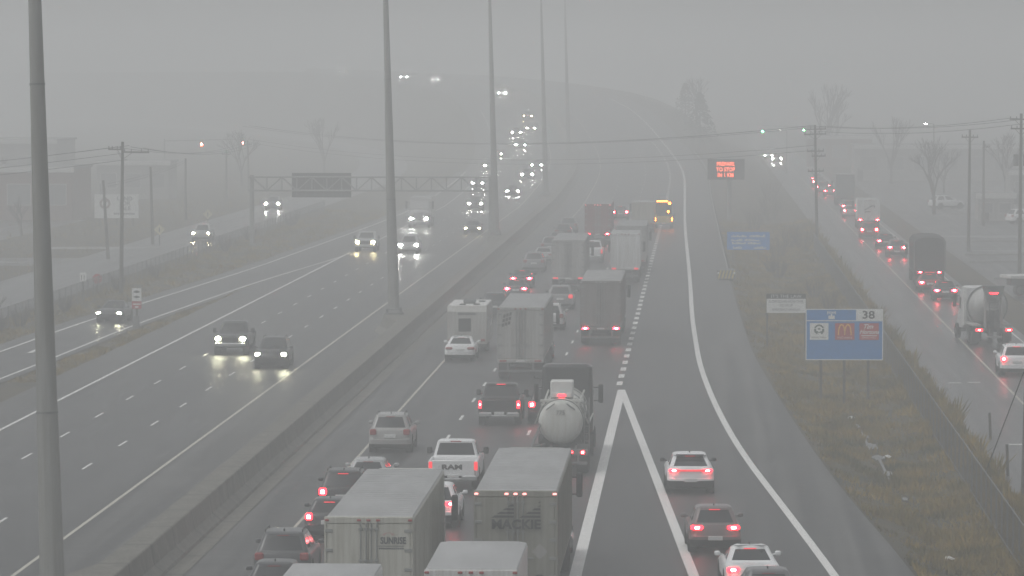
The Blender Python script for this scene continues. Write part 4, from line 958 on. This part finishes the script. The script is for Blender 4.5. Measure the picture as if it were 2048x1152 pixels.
# marker sign on the ramp nose
sg = empty('marker_sign', W(-37.75, 297)); tag(sg, 'narrow two-panel marker sign, white above red, at the ramp nose', 'road sign'); MB().cbox(-.07, .07, 0, .14, -.1, 2.7, .01).build('post', 'wood', sg)
p = plate(sg, 'white_panel', -.32, .32, 1.85, 2.72, 'white', 0, .03); m = MB()
for z in (2.12, 2.46): m.add([(-.24, -.035, z), (0, -.035, z + .11), (.24, -.035, z), (0, -.035, z - .09)], [(0, 1, 2, 3)]); m.box(-.2, .2, -.036, -.0335, z - .03, z + .02)
m.raw('arrow_symbol', 'black', p)
p = plate(sg, 'red_panel', -.32, .32, 1.33, 1.83, 'red', 0, .03); MB().box(-.26, .26, -.034, -.031, 1.6, 1.68).build('bar', 'white', p); MB().box(-.12, .12, -.034, -.031, 1.4, 1.5).build('bar', 'white', p)
MB().tube((0, -.3, -.05), (0, -.3, .85), .26, .2, 14).build('barrel', 'signback', sg, True)
# left service road signs
def diamond(u, Y, z, s, label):
    sg = empty('warning_sign', W(u, Y)); tag(sg, label, 'road sign'); MB().cbox(-.05, .05, 0, .1, -.1, z, .01).build('post', 'wood', sg)
    MB().add([(x, y, zz) for y in (-.03, 0) for x, zz in ((-s, z), (0, z - s), (s, z), (0, z + s))], [(0, 1, 2, 3), (7, 6, 5, 4), (0, 4, 5, 1), (1, 5, 6, 2), (2, 6, 7, 3), (3, 7, 4, 0)]).build('panel', 'diamond', sg)
    MB().box(-.05, .05, -.04, -.0305, z - .25, z + .2).build('symbol', 'black', sg)
diamond(-54, 443, 1.55, .56, 'pale diamond warning sign left of the oncoming silver SUV'); diamond(-53.9, 486, 1.75, .54, 'pale diamond warning sign right above the oncoming silver SUV')
sg = empty('speed_sign', W(-47.9, 344)); tag(sg, 'small white rectangular road sign beside the red stop sign', 'road sign'); MB().cbox(-.04, .04, 0, .08, -.1, 1.6, .01).build('post', 'wood', sg)
p = plate(sg, 'panel', -.26, .26, .95, 1.65, 'white', 0, .03)
MB().box(-.15, -.1, -.035, -.031, 1.05, 1.5).build('symbol', 'black', p); MB().box(.05, .1, -.035, -.031, 1.05, 1.5).build('symbol', 'black', p)
sg = empty('stop_sign', W(-47.2, 347)); tag(sg, 'faded red octagonal stop sign behind the left fence', 'road sign'); MB().cbox(-.04, .04, 0, .08, -.1, 1.3, .01).build('post', 'wood', sg)
m = MB(); m.loft([[(.4 * math.cos(R(22.5 + 45 * i)), y, 1.05 + .4 * math.sin(R(22.5 + 45 * i))) for i in range(8)] for y in (-.03, 0)]); p = m.build('panel', 'red', sg); lettering('STOP', .25, (0, -.036, 1.05), 'white', p)
# billboard
sg = empty('billboard', W(-65.8, 500)); tag(sg, 'white LAND FOR SALE billboard with a round dark emblem', 'billboard'); posts(sg, (-1.9, 0, 1.9), -.2, 1.2, 'wood', .08)
p = plate(sg, 'panel', -2.5, 2.5, .85, 3.55, 'white', 0, .06)
for t, z in (('LAND', 3.05), ('FOR', 2.5), ('SALE', 1.95)): lettering(t, .62, (.95, -.068, z), 'navy', p, sx=1.05, bold=.015)
m = MB(); arc(m, -1.3, 2.5, .38, .62, 0, 360, -.065, 24); m.raw('emblem_ring', 'brick', p); m = MB(); m.add([(-1.7, -.067, 2.1), (-1.5, -.067, 2.1), (-.9, -.067, 2.9), (-1.1, -.067, 2.9)], [(0, 1, 2, 3)]); m.raw('emblem_slash', 'brick', p)
m = MB()
for k in range(11): m.box(-.3 + k * .22, -.14 + k * .22, -.066, -.061, 1.25, 1.45)
m.build('small_print', 'navy', p)
# guardrail with end terminal
gd = empty('guardrail', W(2.0, 372)); tag(gd, 'long steel guardrail along the right verge towards the message sign', 'guardrail')
bx, by, bz = gd.location
Ys_ = list(range(372, 760, 4)); ru = lambda Y: float(np.interp(Y, [372, 459, 632, 760], [1.95, 1.6, .95, .6])) + .15
m = MB(); prof_w = [(0, .42), (.06, .5), (0, .58), (.06, .66), (0, .74), (-.02, .74), (-.02, .42)]
m.loft([[(lambda w: (w[0] - dx - bx, w[1] - by, w[2] + z - bz))(W(ru(Y) + .3, Y)) for dx, z in prof_w] for Y in Ys_]); m.build('rail', 'steel', gd)
for Y in Ys_[::1][:97]:
    w = W(ru(Y) + .36, Y); MB().box(w[0] - bx, w[0] - bx + .14, w[1] - by - .07, w[1] - by + .07, w[2] - .3 - bz, w[2] + .72 - bz).build('post', 'wood', gd)
et = empty('guardrail_terminal', W(2.2, 369, -.05)); tag(et, 'striped yellow and black end terminal in front of the guardrail', 'guardrail terminal')
p = MB().cbox(-.75, .75, -.25, 1.9, .12, .95, .08).build('cushion', 'signback', et)
m = MB()
for k in range(5): x = -.7 + k * .28; m.add([(x, -.262, .2), (x + .13, -.262, .2), (x + .33, -.262, .88), (x + .2, -.262, .88)], [(0, 1, 2, 3)])
m.raw('stripes', 'yellow', p); MB().cbox(-.6, .6, .2, 1.6, -.2, .12, .02).build('base', 'dark', et)
for s in (-1, 1): MB().cbox(s * .66 - .08, s * .66 + .08, -.3, -.252, .58, .74, .02).build('reflector', 'white', et)

# ------------------------------------------------------------------ fences
def fence(name, label, upos, y0, y1, step, hgt, base=-.1):
    o = empty(name, (upos, y0, base)); tag(o, label, 'fence'); ys = np.arange(0, y1 - y0 + .1, step)
    m = MB(); m.add([(0, 0, 0), (0, y1 - y0, 0), (0, y1 - y0, hgt), (0, 0, hgt)], [(0, 1, 2, 3)]); m.raw('wire_mesh', 'wire', o)
    m = MB(); m.tube((0, 0, hgt), (0, y1 - y0, hgt), .022, .022, 5); m.tube((0, 0, .12), (0, y1 - y0, .12), .012, .012, 5); m.build('top_rail', 'signback', o)
    for y in ys[:98]: MB().tube((.04, y, -.2), (.04, y, hgt + .06), .035, .035, 6).build('post', 'signback', o)
fence('chain_link_fence', 'dark chain link fence between the right verge and the service road', 11.1, 146, 436, 3, 1.7)
fence('chain_link_fence', 'dark chain link fence between the left ramp and left service road', -46.6, 262, 552, 3, 1.5)
# ------------------------------------------------------------------ utility poles and wires
GU = 'wooden utility poles along the side roads'
def upole(u, Y, h, label, arms=(), lean=0., tr=False, guy=None):
    o = empty('utility_pole', W(u, Y, -.3)); tag(o, label, 'utility pole', GU); o.rotation_euler = (0, R(lean), 0)
    MB().tube((0, 0, 0), (0, 0, h + .3), .17, .11, 10).build('pole', 'wood', o, True)
    for z, w, off in arms:
        m = MB(); m.box(-w / 2 + off, w / 2 + off, -.17, -.05, z + .24, z + .36); m.tube((off * .2 - w * .3, -.1, z + .3), (0, -.1, z - .3), .02, .02, 5); m.tube((off * .2 + w * .3, -.1, z + .3), (0, -.1, z - .3), .02, .02, 5); a = m.build('crossarm', 'wood', o)
        for k in (-.46, -.2, .2, .46): MB().tube((off + w * k, -.11, z + .36), (off + w * k, -.11, z + .56), .05, .03, 6).build('insulator', 'signback', a)
    if tr:
        for x in (-.42, .42): MB().tube((x, -.1, h - 4.2), (x, -.1, h - 3.2), .24, .24, 10).build('transformer', 'signback', o, True)
    if guy:
        MB().tube((0, 0, guy[0]), (guy[1], guy[2], .1), .025, .025, 5).build('guy_wire', 'dark', o)
    return o
upole(11.75, 446, 12.0, 'dark wooden utility pole with stacked crossarms left of service road queue', ((11.6, 2.2, 0), (11.1, 2.2, 0), (9.4, 1.7, 0), (8.9, 1.4, .3), (7.4, 1.6, 0)), -1.2)
upole(27.5, 384, 13.7, 'tall dark utility pole near the right edge above the mixer truck', ((13.2, 2.0, 0), (12.4, 1.8, 0)), .3, True)
upole(26.0, 432, 11.7, 'thinner utility pole with one short crossarm left of the tall right pole', ((11.0, 1.6, 0),), .4)
upole(32, 504, 9.6, 'short utility pole with a side bracket beside the pale kiosk', ((8.9, .8, .3),))
upole(12.62, 173, 6.9, 'nearest utility pole with guy wire at the bottom right corner', (), 1.0, False, (6.2, -.8, 14))
upole(-45.2, 346, 11.8, 'tall wooden utility pole with offset crossarm standing before the billboard', ((11.2, 1.0, -.6), (11.0, 2.0, 1.1)), .8)
upole(-54.6, 409, 7.3, 'leaning short wooden pole crossing the billboard emblem', (), -3.4)
upole(-54.9, 445, 7.8, 'plain slim wooden pole right of the billboard', (), -1.5)
upole(-60.5, 522, 7.2, 'hazy slim pole, first of three beyond the billboard', ())
upole(-64, 600, 6.8, 'hazy slim pole, second of three beyond the billboard', ((6.3, 1.2, 0),))
upole(-66, 650, 7.4, 'hazy slim pole, third of three beyond the billboard', ((6.8, 1.2, 0),), -1.5)
def wires(label, a, b, sag, offs, r=.022, segs=14):
    m = MB(); a = Vector(a); b = Vector(b)
    for dx, dz in offs:
        pts = []
        for k in range(segs + 1):
            t = k / segs; p = a.lerp(b, t); pts.append((p.x + dx, p.y, p.z + dz - sag * 4 * t * (1 - t)))
        m.path(pts, r, 4)
    tag(m.build('overhead_wire', 'dark'), label, 'power line', 'overhead power lines')
wires('overhead wires crossing the motorway to the stacked crossarm pole', W(-66, 650, 9.5), (11.6, 446, 11.9), 2.2, ((-.9, 0), (0, .1), (.9, 0), (0, -1.9), (0, -2.4)), .03)
wires('overhead wires from the stacked crossarm pole to the tall right pole', (11.6, 446, 11.9), (27.5, 384, 13.3), .5, ((-.9, 0), (.9, 0), (0, -.5)), .028)
wires('overhead wires leaving the tall right pole past the right edge', (27.5, 384, 13.3), (60, 330, 14), .6, ((-.9, 0), (.9, 0), (0, -.9)), .028)
wires('overhead wires from the tall left pole towards the gantry', (-45, 346, 11.4), (-66, 650, 7.2), 1.0, ((-.6, 0), (.6, 0), (1.6, -.1)), .028)
wires('overhead wires from the tall left pole past the left edge', (-45, 346, 11.4), (-95, 330, 8.0), .8, ((-.4, 0), (.5, .1), (0, -.5), (.3, -1.0)), .025)
wires('low overhead wires behind the billboard between slim poles', (-54.6, 409, 7.0), (-60.5, 522, 7.0), .3, ((0, 0), (0, -.25)), .022)
for u, Y, h, lb in ((13.6, 208, 1.3, 'short dark guide post on service road edge, farther of two'), (13.1, 189, 1.4, 'short dark guide post on service road edge, nearer of two')):
    o = empty('guide_post', W(u, Y, -.1)); tag(o, lb, 'post', 'guide posts on the service road edge'); MB().tube((0, 0, -.2), (-.06, 0, h), .07, .06, 8).build('post', 'wood', o); MB().tube((-.06, 0, h + .002), (-.06, 0, h + .05), .075, .05, 8).build('cap', 'dark', o)
o = empty('wooden_post', W(-48.2, 322, -.1)); tag(o, 'short dark wooden post left of the white road sign', 'post'); MB().tube((0, 0, -.1), (0, 0, 1.9), .1, .09, 8).build('post', 'wood', o); MB().tube((0, 0, 1.9), (0, 0, 1.95), .11, .06, 8).build('cap', 'dark', o)
# traffic signals and street lamp
def signal(u, Y, heads, m, label, side):
    o = empty('traffic_signal', W(u, Y)); tag(o, label, 'traffic light'); xs = [h[0] for h in heads]; far = max(xs, key=abs)
    MB().tube((0, 0, 0), (0, 0, 6.9), .14, .1, 8).build('pole', 'steel', o); MB().tube((0, 0, 6.6), (far + .2 * side, 0, 6.9), .08, .05, 6).build('mast_arm', 'steel', o)
    for x, z in heads:
        h = MB().cbox(x - .25, x + .25, -.2, .1, z - .55, z + .75, .04).build('signal_head', 'yellow', o)
        MB().tube((x, -.26, z), (x, -.19, z), .17, .17, 12).build('lamp', m, h)
signal(-84, 700, ((5.9, 6.1), (12.3, 6.3)), 'sigred', 'overhead traffic signal with two red lamps left of the motorway', 1)
signal(25.5, 890, ((-13, 5.7), (-4.8, 6.0)), 'siggreen', 'overhead traffic signal with two green lamps over right service road', -1)
def lamp(u, Y, h, label):
    o = empty('street_lamp', W(u, Y)); tag(o, label, 'street lamp', 'street lamps'); MB().tube((0, 0, 0), (0, 0, h), .12, .07, 8).build('pole', 'steel', o); MB().tube((0, 0, h - .05), (-.9, 0, h + .1), .05, .04, 6).build('arm', 'steel', o)
    hd = MB().cbox(-1.25, -.85, -.14, .14, h + .02, h + .16, .03).build('lamp_head', 'signback', o); MB().cbox(-1.2, -.9, -.165, .12, h - .06, h + .018, .02).build('lens', 'streetlamp', hd)
lamp(29.3, 560, 10.9, 'lit street lamp above the parked SUV near the bare tree'); lamp(14.8, 760, 7.6, 'faint lit street lamp above the red lamp cluster')
# ------------------------------------------------------------------ buildings
def building(name, u, Y, w, dp, h, label, wall, rot=0, fascia=True, cols=4, canopy=False):
    o = empty(name, W(u, Y, -.06), R(rot)); tag(o, label, 'building')
    wl = MB().box(-w / 2, w / 2, 0, dp, 0, h).build('wall', wall, o)
    r_ = MB(); r_.cbox(-w / 2 - .25, w / 2 + .25, -.25, dp + .25, h + .002, h + .3, .03); r_.build('roof', 'roofing', o)
    if fascia: MB().box(-w / 2 - .27, w / 2 + .27, -.29, -.252, h - .35, h + .29).build('fascia', 'fascia', o)
    for k in range(cols):
        x = -w / 2 + w * (k + .5) / cols; ww = w / cols * .32
        f = MB().box(x - ww - .06, x + ww + .06, -.05, -.003, h * .3, h * .72).build('window', 'fascia', o); MB().box(x - ww, x + ww, -.062, -.052, h * .3 + .06, h * .72 - .06).build('pane', 'roofing', f)
    MB().box(-w / 2 + .4, -w / 2 + 1.3, -.06, -.003, 0, 2.1).build('door', 'dark', o)
    return o
building('commercial_building', -84, 519, 21, 16, 6.0, 'hazy long brick building with a pale roof band at the left edge', 'brick', cols=5)
building('warehouse', -110, 640, 34, 20, 7.5, 'very hazy pale warehouse far behind the left building', 'cladding', cols=5)
building('house', -78, 610, 10, 9, 5, 'hazy low house behind the billboard', 'cladding', cols=3)
building('kiosk', 34.6, 522, 4.2, 6, 3.0, 'small pale kiosk building with white roof fascia by the parked cars', 'cladding', cols=2)
building('shop', 49, 590, 16, 12, 4.2, 'hazy low shop at the right edge beyond the kiosk', 'cladding', cols=5)
building('warehouse', 38, 720, 26, 16, 5.5, 'very hazy warehouse behind the bare tree on the right', 'cladding', cols=6)
building('house', 26, 830, 12, 10, 5.5, 'faint far house beside the right service road', 'brick', cols=3)
# parked white trailer at the right edge
o = empty('flatbed_trailer', W(23.4, 342), R(-74)); tag(o, 'pale flat trailer deck parked beyond the mixer at right edge', 'trailer')
MB().cbox(-1.25, 1.25, 0, 12, 1.45, 1.7, .03).build('deck', 'fascia', o); MB().cbox(-1.25, 1.25, 11.9, 12.05, 1.7, 2.6, .03).build('headboard', 'fascia', o); MB().cbox(-.5, .5, .3, 11.5, .9, 1.445, .02).build('frame', 'dark', o)
for y in (1.5, 2.8):
    for s in (-1, 1): wheel(o, s * .95, y, .48, .45)
MB().cbox(-.9, -.75, 9.5, 9.7, 0, 1.44, .01).build('landing_leg', 'dark', o); MB().cbox(.75, .9, 9.5, 9.7, 0, 1.44, .01).build('landing_leg', 'dark', o)
# ------------------------------------------------------------------ trees
def bare_tree(h, spread, seed, depth=5, tw=.16):
    rd = random.Random(seed); tr = MB(); cr = MB()
    def grow(p, d, L, r, lev):
        q = p + d * L; (tr if lev == 0 else cr).tube(p, q, r, r * .68, 6 if lev < 2 else 4, lev == 0)
        if lev >= depth: return
        nb = 3 if lev < 2 else (3 if rd.random() < .6 else 2)
        for k in range(nb + (1 if lev == 0 else 0)):
            ax = Vector((rd.uniform(-1, 1), rd.uniform(-1, 1), rd.uniform(-.2, .3))).normalized(); nd = (d + ax * spread * rd.uniform(.5, 1.1) + Vector((0, 0, .12))).normalized()
            grow(p + d * L * rd.uniform(.6, 1.0), nd, L * rd.uniform(.62, .82), max(.018, r * .6), lev + 1)
    grow(Vector((0, 0, -.3)), Vector((rd.uniform(-.05, .05), rd.uniform(-.05, .05), 1)).normalized(), h * .30, tw * h / 10 * 1.2, 0)
    return tr, cr
TREEV = {}
def tree(u, Y, h, kind, label, seed=0, group='bare trees in the haze'):
    o = empty('bare_tree', W(u, Y, -.05), random.uniform(0, 6)); tag(o, label, 'tree', group)
    if kind not in TREEV:
        t, c = bare_tree(10, .62 if kind != 'tall' else .42, {'wide': 3, 'tall': 11, 'small': 5}[kind], 5 if kind != 'small' else 4)
        TREEV[kind] = (t.build('trunk', 'twig', o, True), c.build('crown', 'twig', o))
    else:
        for s in TREEV[kind]: q = s.copy(); COL.objects.link(q); q.parent = o
    o.scale = (h / 10,) * 3
for a in ((28.6, 545, 12, 'wide', 'bare spreading tree behind the white parked SUV at right'), (23.5, 840, 19, 'tall', 'tallest faint bare tree in the haze above service road'), (30, 700, 13, 'tall', 'faint bare tree between the tallest tree and the spreading one'),
          (41, 600, 12, 'wide', 'hazy bare tree behind the tall right pole'), (35, 640, 10, 'small', 'hazy small bare tree just right of spreading tree'), (27, 900, 15, 'wide', 'very faint bare tree left of the tallest faint tree'), (52, 660, 13, 'tall', 'hazy bare tree at the right edge above the shop'),
          (46, 500, 8, 'small', 'small bare tree at the right edge near parked cars'), (-72, 470, 6, 'small', 'small bare tree left of the billboard'), (-90, 560, 10, 'wide', 'hazy bare tree beside the left brick building'), (-70, 680, 11, 'wide', 'faint bare tree beyond the left hazy poles'), (-62, 760, 12, 'tall', 'faint bare tree above the gantry sign back'), (-48.3, 305, 3.4, 'small', 'small bare sapling behind the left fence near the nearest mast'), (7.5, 860, 12, 'wide', 'faint bare tree on the far right embankment')):
    tree(*a)
def conifer(u, Y, h, label):
    o = empty('conifer_tree', W(u, Y, -.05)); tag(o, label, 'tree', 'dark conifers in the haze'); MB().tube((0, 0, 0), (0, 0, h * .95), .02 * h, .03, 8).build('trunk', 'twig', o); m = MB()
    for k in range(700):
        t = random.random() ** .8; z = h * (.1 + .88 * t); r = h * .29 * (1 - t ** 1.4) * random.uniform(.3, 1.1) + .1; a = random.uniform(0, 6.283); d = Vector((math.cos(a), math.sin(a), -.35)); s = .05 * h * random.uniform(.6, 1.3); p = Vector((math.cos(a) * r, math.sin(a) * r, z)); b = Vector((-math.sin(a), math.cos(a), random.uniform(-.4, .4)))
        m.add([p + d * s, p + b * s * .6, p - b * s * .6 + Vector((0, 0, .02 * h))], [(0, 1, 2)])
    m.raw('crown', 'conifer', o)
conifer(2.9, 775, 10, 'dark hazy conifer left of the far green signals'); conifer(4.6, 850, 8, 'smaller faint conifer behind the dark hazy one'); conifer(-66, 410, 3.2, 'low dark round evergreen right of nearest mast'); conifer(-68.4, 414, 3.0, 'second low dark evergreen beside nearest mast')
def shrub(u, Y, h, i, label, grp):
    o = empty('shrub', W(u, Y, ditch(u, Y) - .08)); tag(o, label, 'shrub', grp); st = MB(); m = MB()
    for k in range(60):
        a = random.uniform(0, 6.283); t = random.uniform(.15, .6); L = h * random.uniform(.5, 1.1); d = Vector((math.cos(a) * t, math.sin(a) * t, 1)).normalized(); p = Vector((math.cos(a) * .15 * h, math.sin(a) * .15 * h, 0)); q = p + d * L * .6
        (st if k < 12 else m).tube(p, q, .018, .012, 4, False); e = q + (d + Vector((random.uniform(-.5, .5), random.uniform(-.5, .5), .2))).normalized() * L * .5; m.tube(q, e, .012, .006, 3, False); e2 = q + (d + Vector((random.uniform(-.6, .6), random.uniform(-.6, .6), .1))).normalized() * L * .4; m.tube(q, e2, .012, .006, 3, False)
    st.raw('stem', 'twig', o); m.raw('crown', 'twig', o)
where_r = ['behind the small blue sign', 'beside the stacked crossarm pole', 'left of the stacked crossarm pole', 'along fence beyond the law sign', 'above the services sign', 'right of the law sign', 'beyond the guardrail terminal', 'near the message sign post', 'past the message sign by fence', 'by fence above exit number 38', 'below the small blue sign', 'far along the right fence']
for i, ((u, Y, h), w) in enumerate(zip(((7.5, 425, 2.4), (10.2, 440, 2.6), (9.2, 452, 2.2), (9.6, 330, 1.6), (10, 300, 1.5), (9.0, 350, 1.6), (6.8, 385, 1.7), (6.2, 505, 2.8), (8.6, 540, 3.0), (10.3, 270, 1.3), (6.4, 396, 1.6), (9.5, 600, 3.0)), where_r)):
    shrub(u, Y, h, i, 'dark leafless shrub ' + w, 'leafless shrubs along the right verge')
where_l = ['behind stop sign', 'left of the ramp sedan', 'behind the tall left pole foot', 'below the first diamond sign', 'beside the gantry column', 'right of the second diamond sign', 'near the left edge by fence', 'behind the nearest mast, left fence']
for i, ((u, Y, h), w) in enumerate(zip(((-46, 350, 1.4), (-45.6, 318, 1.2), (-45.8, 372, 1.3), (-46, 430, 1.6), (-46.2, 455, 1.6), (-46, 500, 2.0), (-46, 290, 1.3), (-46.1, 300, 1.5)), where_l)):
    shrub(u, Y, h, i, 'dark leafless shrub ' + w, 'leafless shrubs along the left fence')
# ------------------------------------------------------------------ grass
def grass(name, n, ufun, yr, hr, seed):
    r = np.random.default_rng(seed); V = np.zeros((n, 3, 3)); c = 0
    Y = yr[0] * (yr[1] / yr[0]) ** r.random(n * 2); k = 0
    out = []
    for y in Y:
        a, b = ufun(y); u = a + (b - a) * r.random()
        cl = .5 + .5 * math.sin(u * 2.1 + 1.3 * math.sin(y * .23)) * math.sin(y * .41 + u)
        pt = math.sin(u * .9 + 2.3 * math.sin(y * .071)) * math.sin(y * .133 + 1.7 * math.sin(u * .6)) + .5 * math.sin(y * .61 + u * 1.9)
        edge = min(1, max(0., (u - a + .45 * math.sin(y * .8) + .3 * math.sin(y * 2.3)) / 1.2))
        if any(abs(u - q[0]) < q[2] * 1.25 and abs(y - q[1]) < q[3] * 1.15 for q in PUD): continue
        if pt < -.45 and r.random() < .8: continue
        if r.random() > (.25 + .75 * cl) * (.3 + .7 * edge): continue
        h = r.uniform(*hr) * (.45 + 1.0 * cl) * (1.5 if pt > .45 else 1) * (.5 + .5 * edge) * (1 + .6 * max(0, (u - 11.0)) * (u < 12.7)); w = .028 + .012 * h * 4; th = r.uniform(0, 6.28); lx, ly = r.normal(0, .35, 2) * h
        x, yy, z = W(u, y, ditch(u, y) - .07); cx, sy = math.cos(th) * w, math.sin(th) * w
        out.append(((x - cx, yy - sy, z), (x + cx, yy + sy, z), (x + lx, yy + ly, z + h)))
        if len(out) >= n: break
    out = np.array(out).reshape(-1, 3); nf = len(out) // 3
    me = bpy.data.meshes.new(name); me.from_pydata(out.tolist(), [], np.arange(nf * 3).reshape(-1, 3).tolist()); me.materials.append(M['blade'])
    o = bpy.data.objects.new(name, me); COL.objects.link(o); tag(o, 'dry brown and yellow grass', 'grass', kind='stuff'); return o
grass('grass', 95000, lambda y: (pavR(y) + .15, 12.75), (148, 520), (.10, .34), 1)['label'] = 'dry yellow brown grass covering the right verge'
grass('grass', 16000, lambda y: (min(rl2(y) + .7, -36.5) if y < 360 else -36.3, -36.2) if y < 360 else (-48.4, -44.6), (245, 560), (.08, .25), 2)['label'] = 'short dry grass in the nose between the ramp and the motorway'
grass('grass', 16000, lambda y: (-48.5, rl1(y) - 1.4), (255, 560), (.12, .34), 3)['label'] = 'dry grass strip under the left fence'
grass('grass', 9000, lambda y: (-100, -57.8), (345, 600), (.12, .35), 4)['label'] = 'dry grass field around the billboard'
rl = random.Random(4)
for k, lb in enumerate(('white paper scrap high in the right ditch, farthest of the verge litter', 'white paper scrap beside the ditch water in the right verge', 'white paper scrap nearest the camera on the right verge')):
    u, Y = ((7.7, 226), (8.6, 203), (9.0, 160))[k]; o = empty('paper_scrap', W(u, Y, ditch(u, Y) + .12), rl.uniform(0, 3)); tag(o, lb, 'litter', 'scraps of litter on the right verge')
    a = rl.uniform(.14, .26); MB().add([(-a, -.1, 0), (a, -.12, .04), (a * .8, .14, .02), (-a * .6, .12, .1), (0, 0, .13), (-a, -.1, -.02), (a, -.12, .02), (a * .8, .14, 0), (-a * .6, .12, .08)], [(0, 1, 4), (1, 2, 4), (2, 3, 4), (3, 0, 4), (8, 7, 6, 5)]).build('sheet', 'white', o)
    MB().cbox(-.05, .05, .15, .24, -.05, .05, .02).build('cup', 'plate', o)
# ------------------------------------------------------------------ haze: one closed box of even thin air
hz = MB().box(-1600, 1600, -60, 3800, -3, 33.5).raw('haze', 'white'); hz.data.materials.clear()
hm = bpy.data.materials.new('haze'); hm.use_nodes = True; t = hm.node_tree; t.nodes.clear()
pv = t.nodes.new('ShaderNodeVolumePrincipled'); pv.inputs['Color'].default_value = (.93, .945, .94, 1); pv.inputs['Density'].default_value = .0026; pv.inputs['Anisotropy'].default_value = .15
ou = t.nodes.new('ShaderNodeOutputMaterial'); t.links.new(pv.outputs[0], ou.inputs['Volume']); hz.data.materials.append(hm)
tag(hz, 'pale grey misty air', 'haze', kind='stuff')
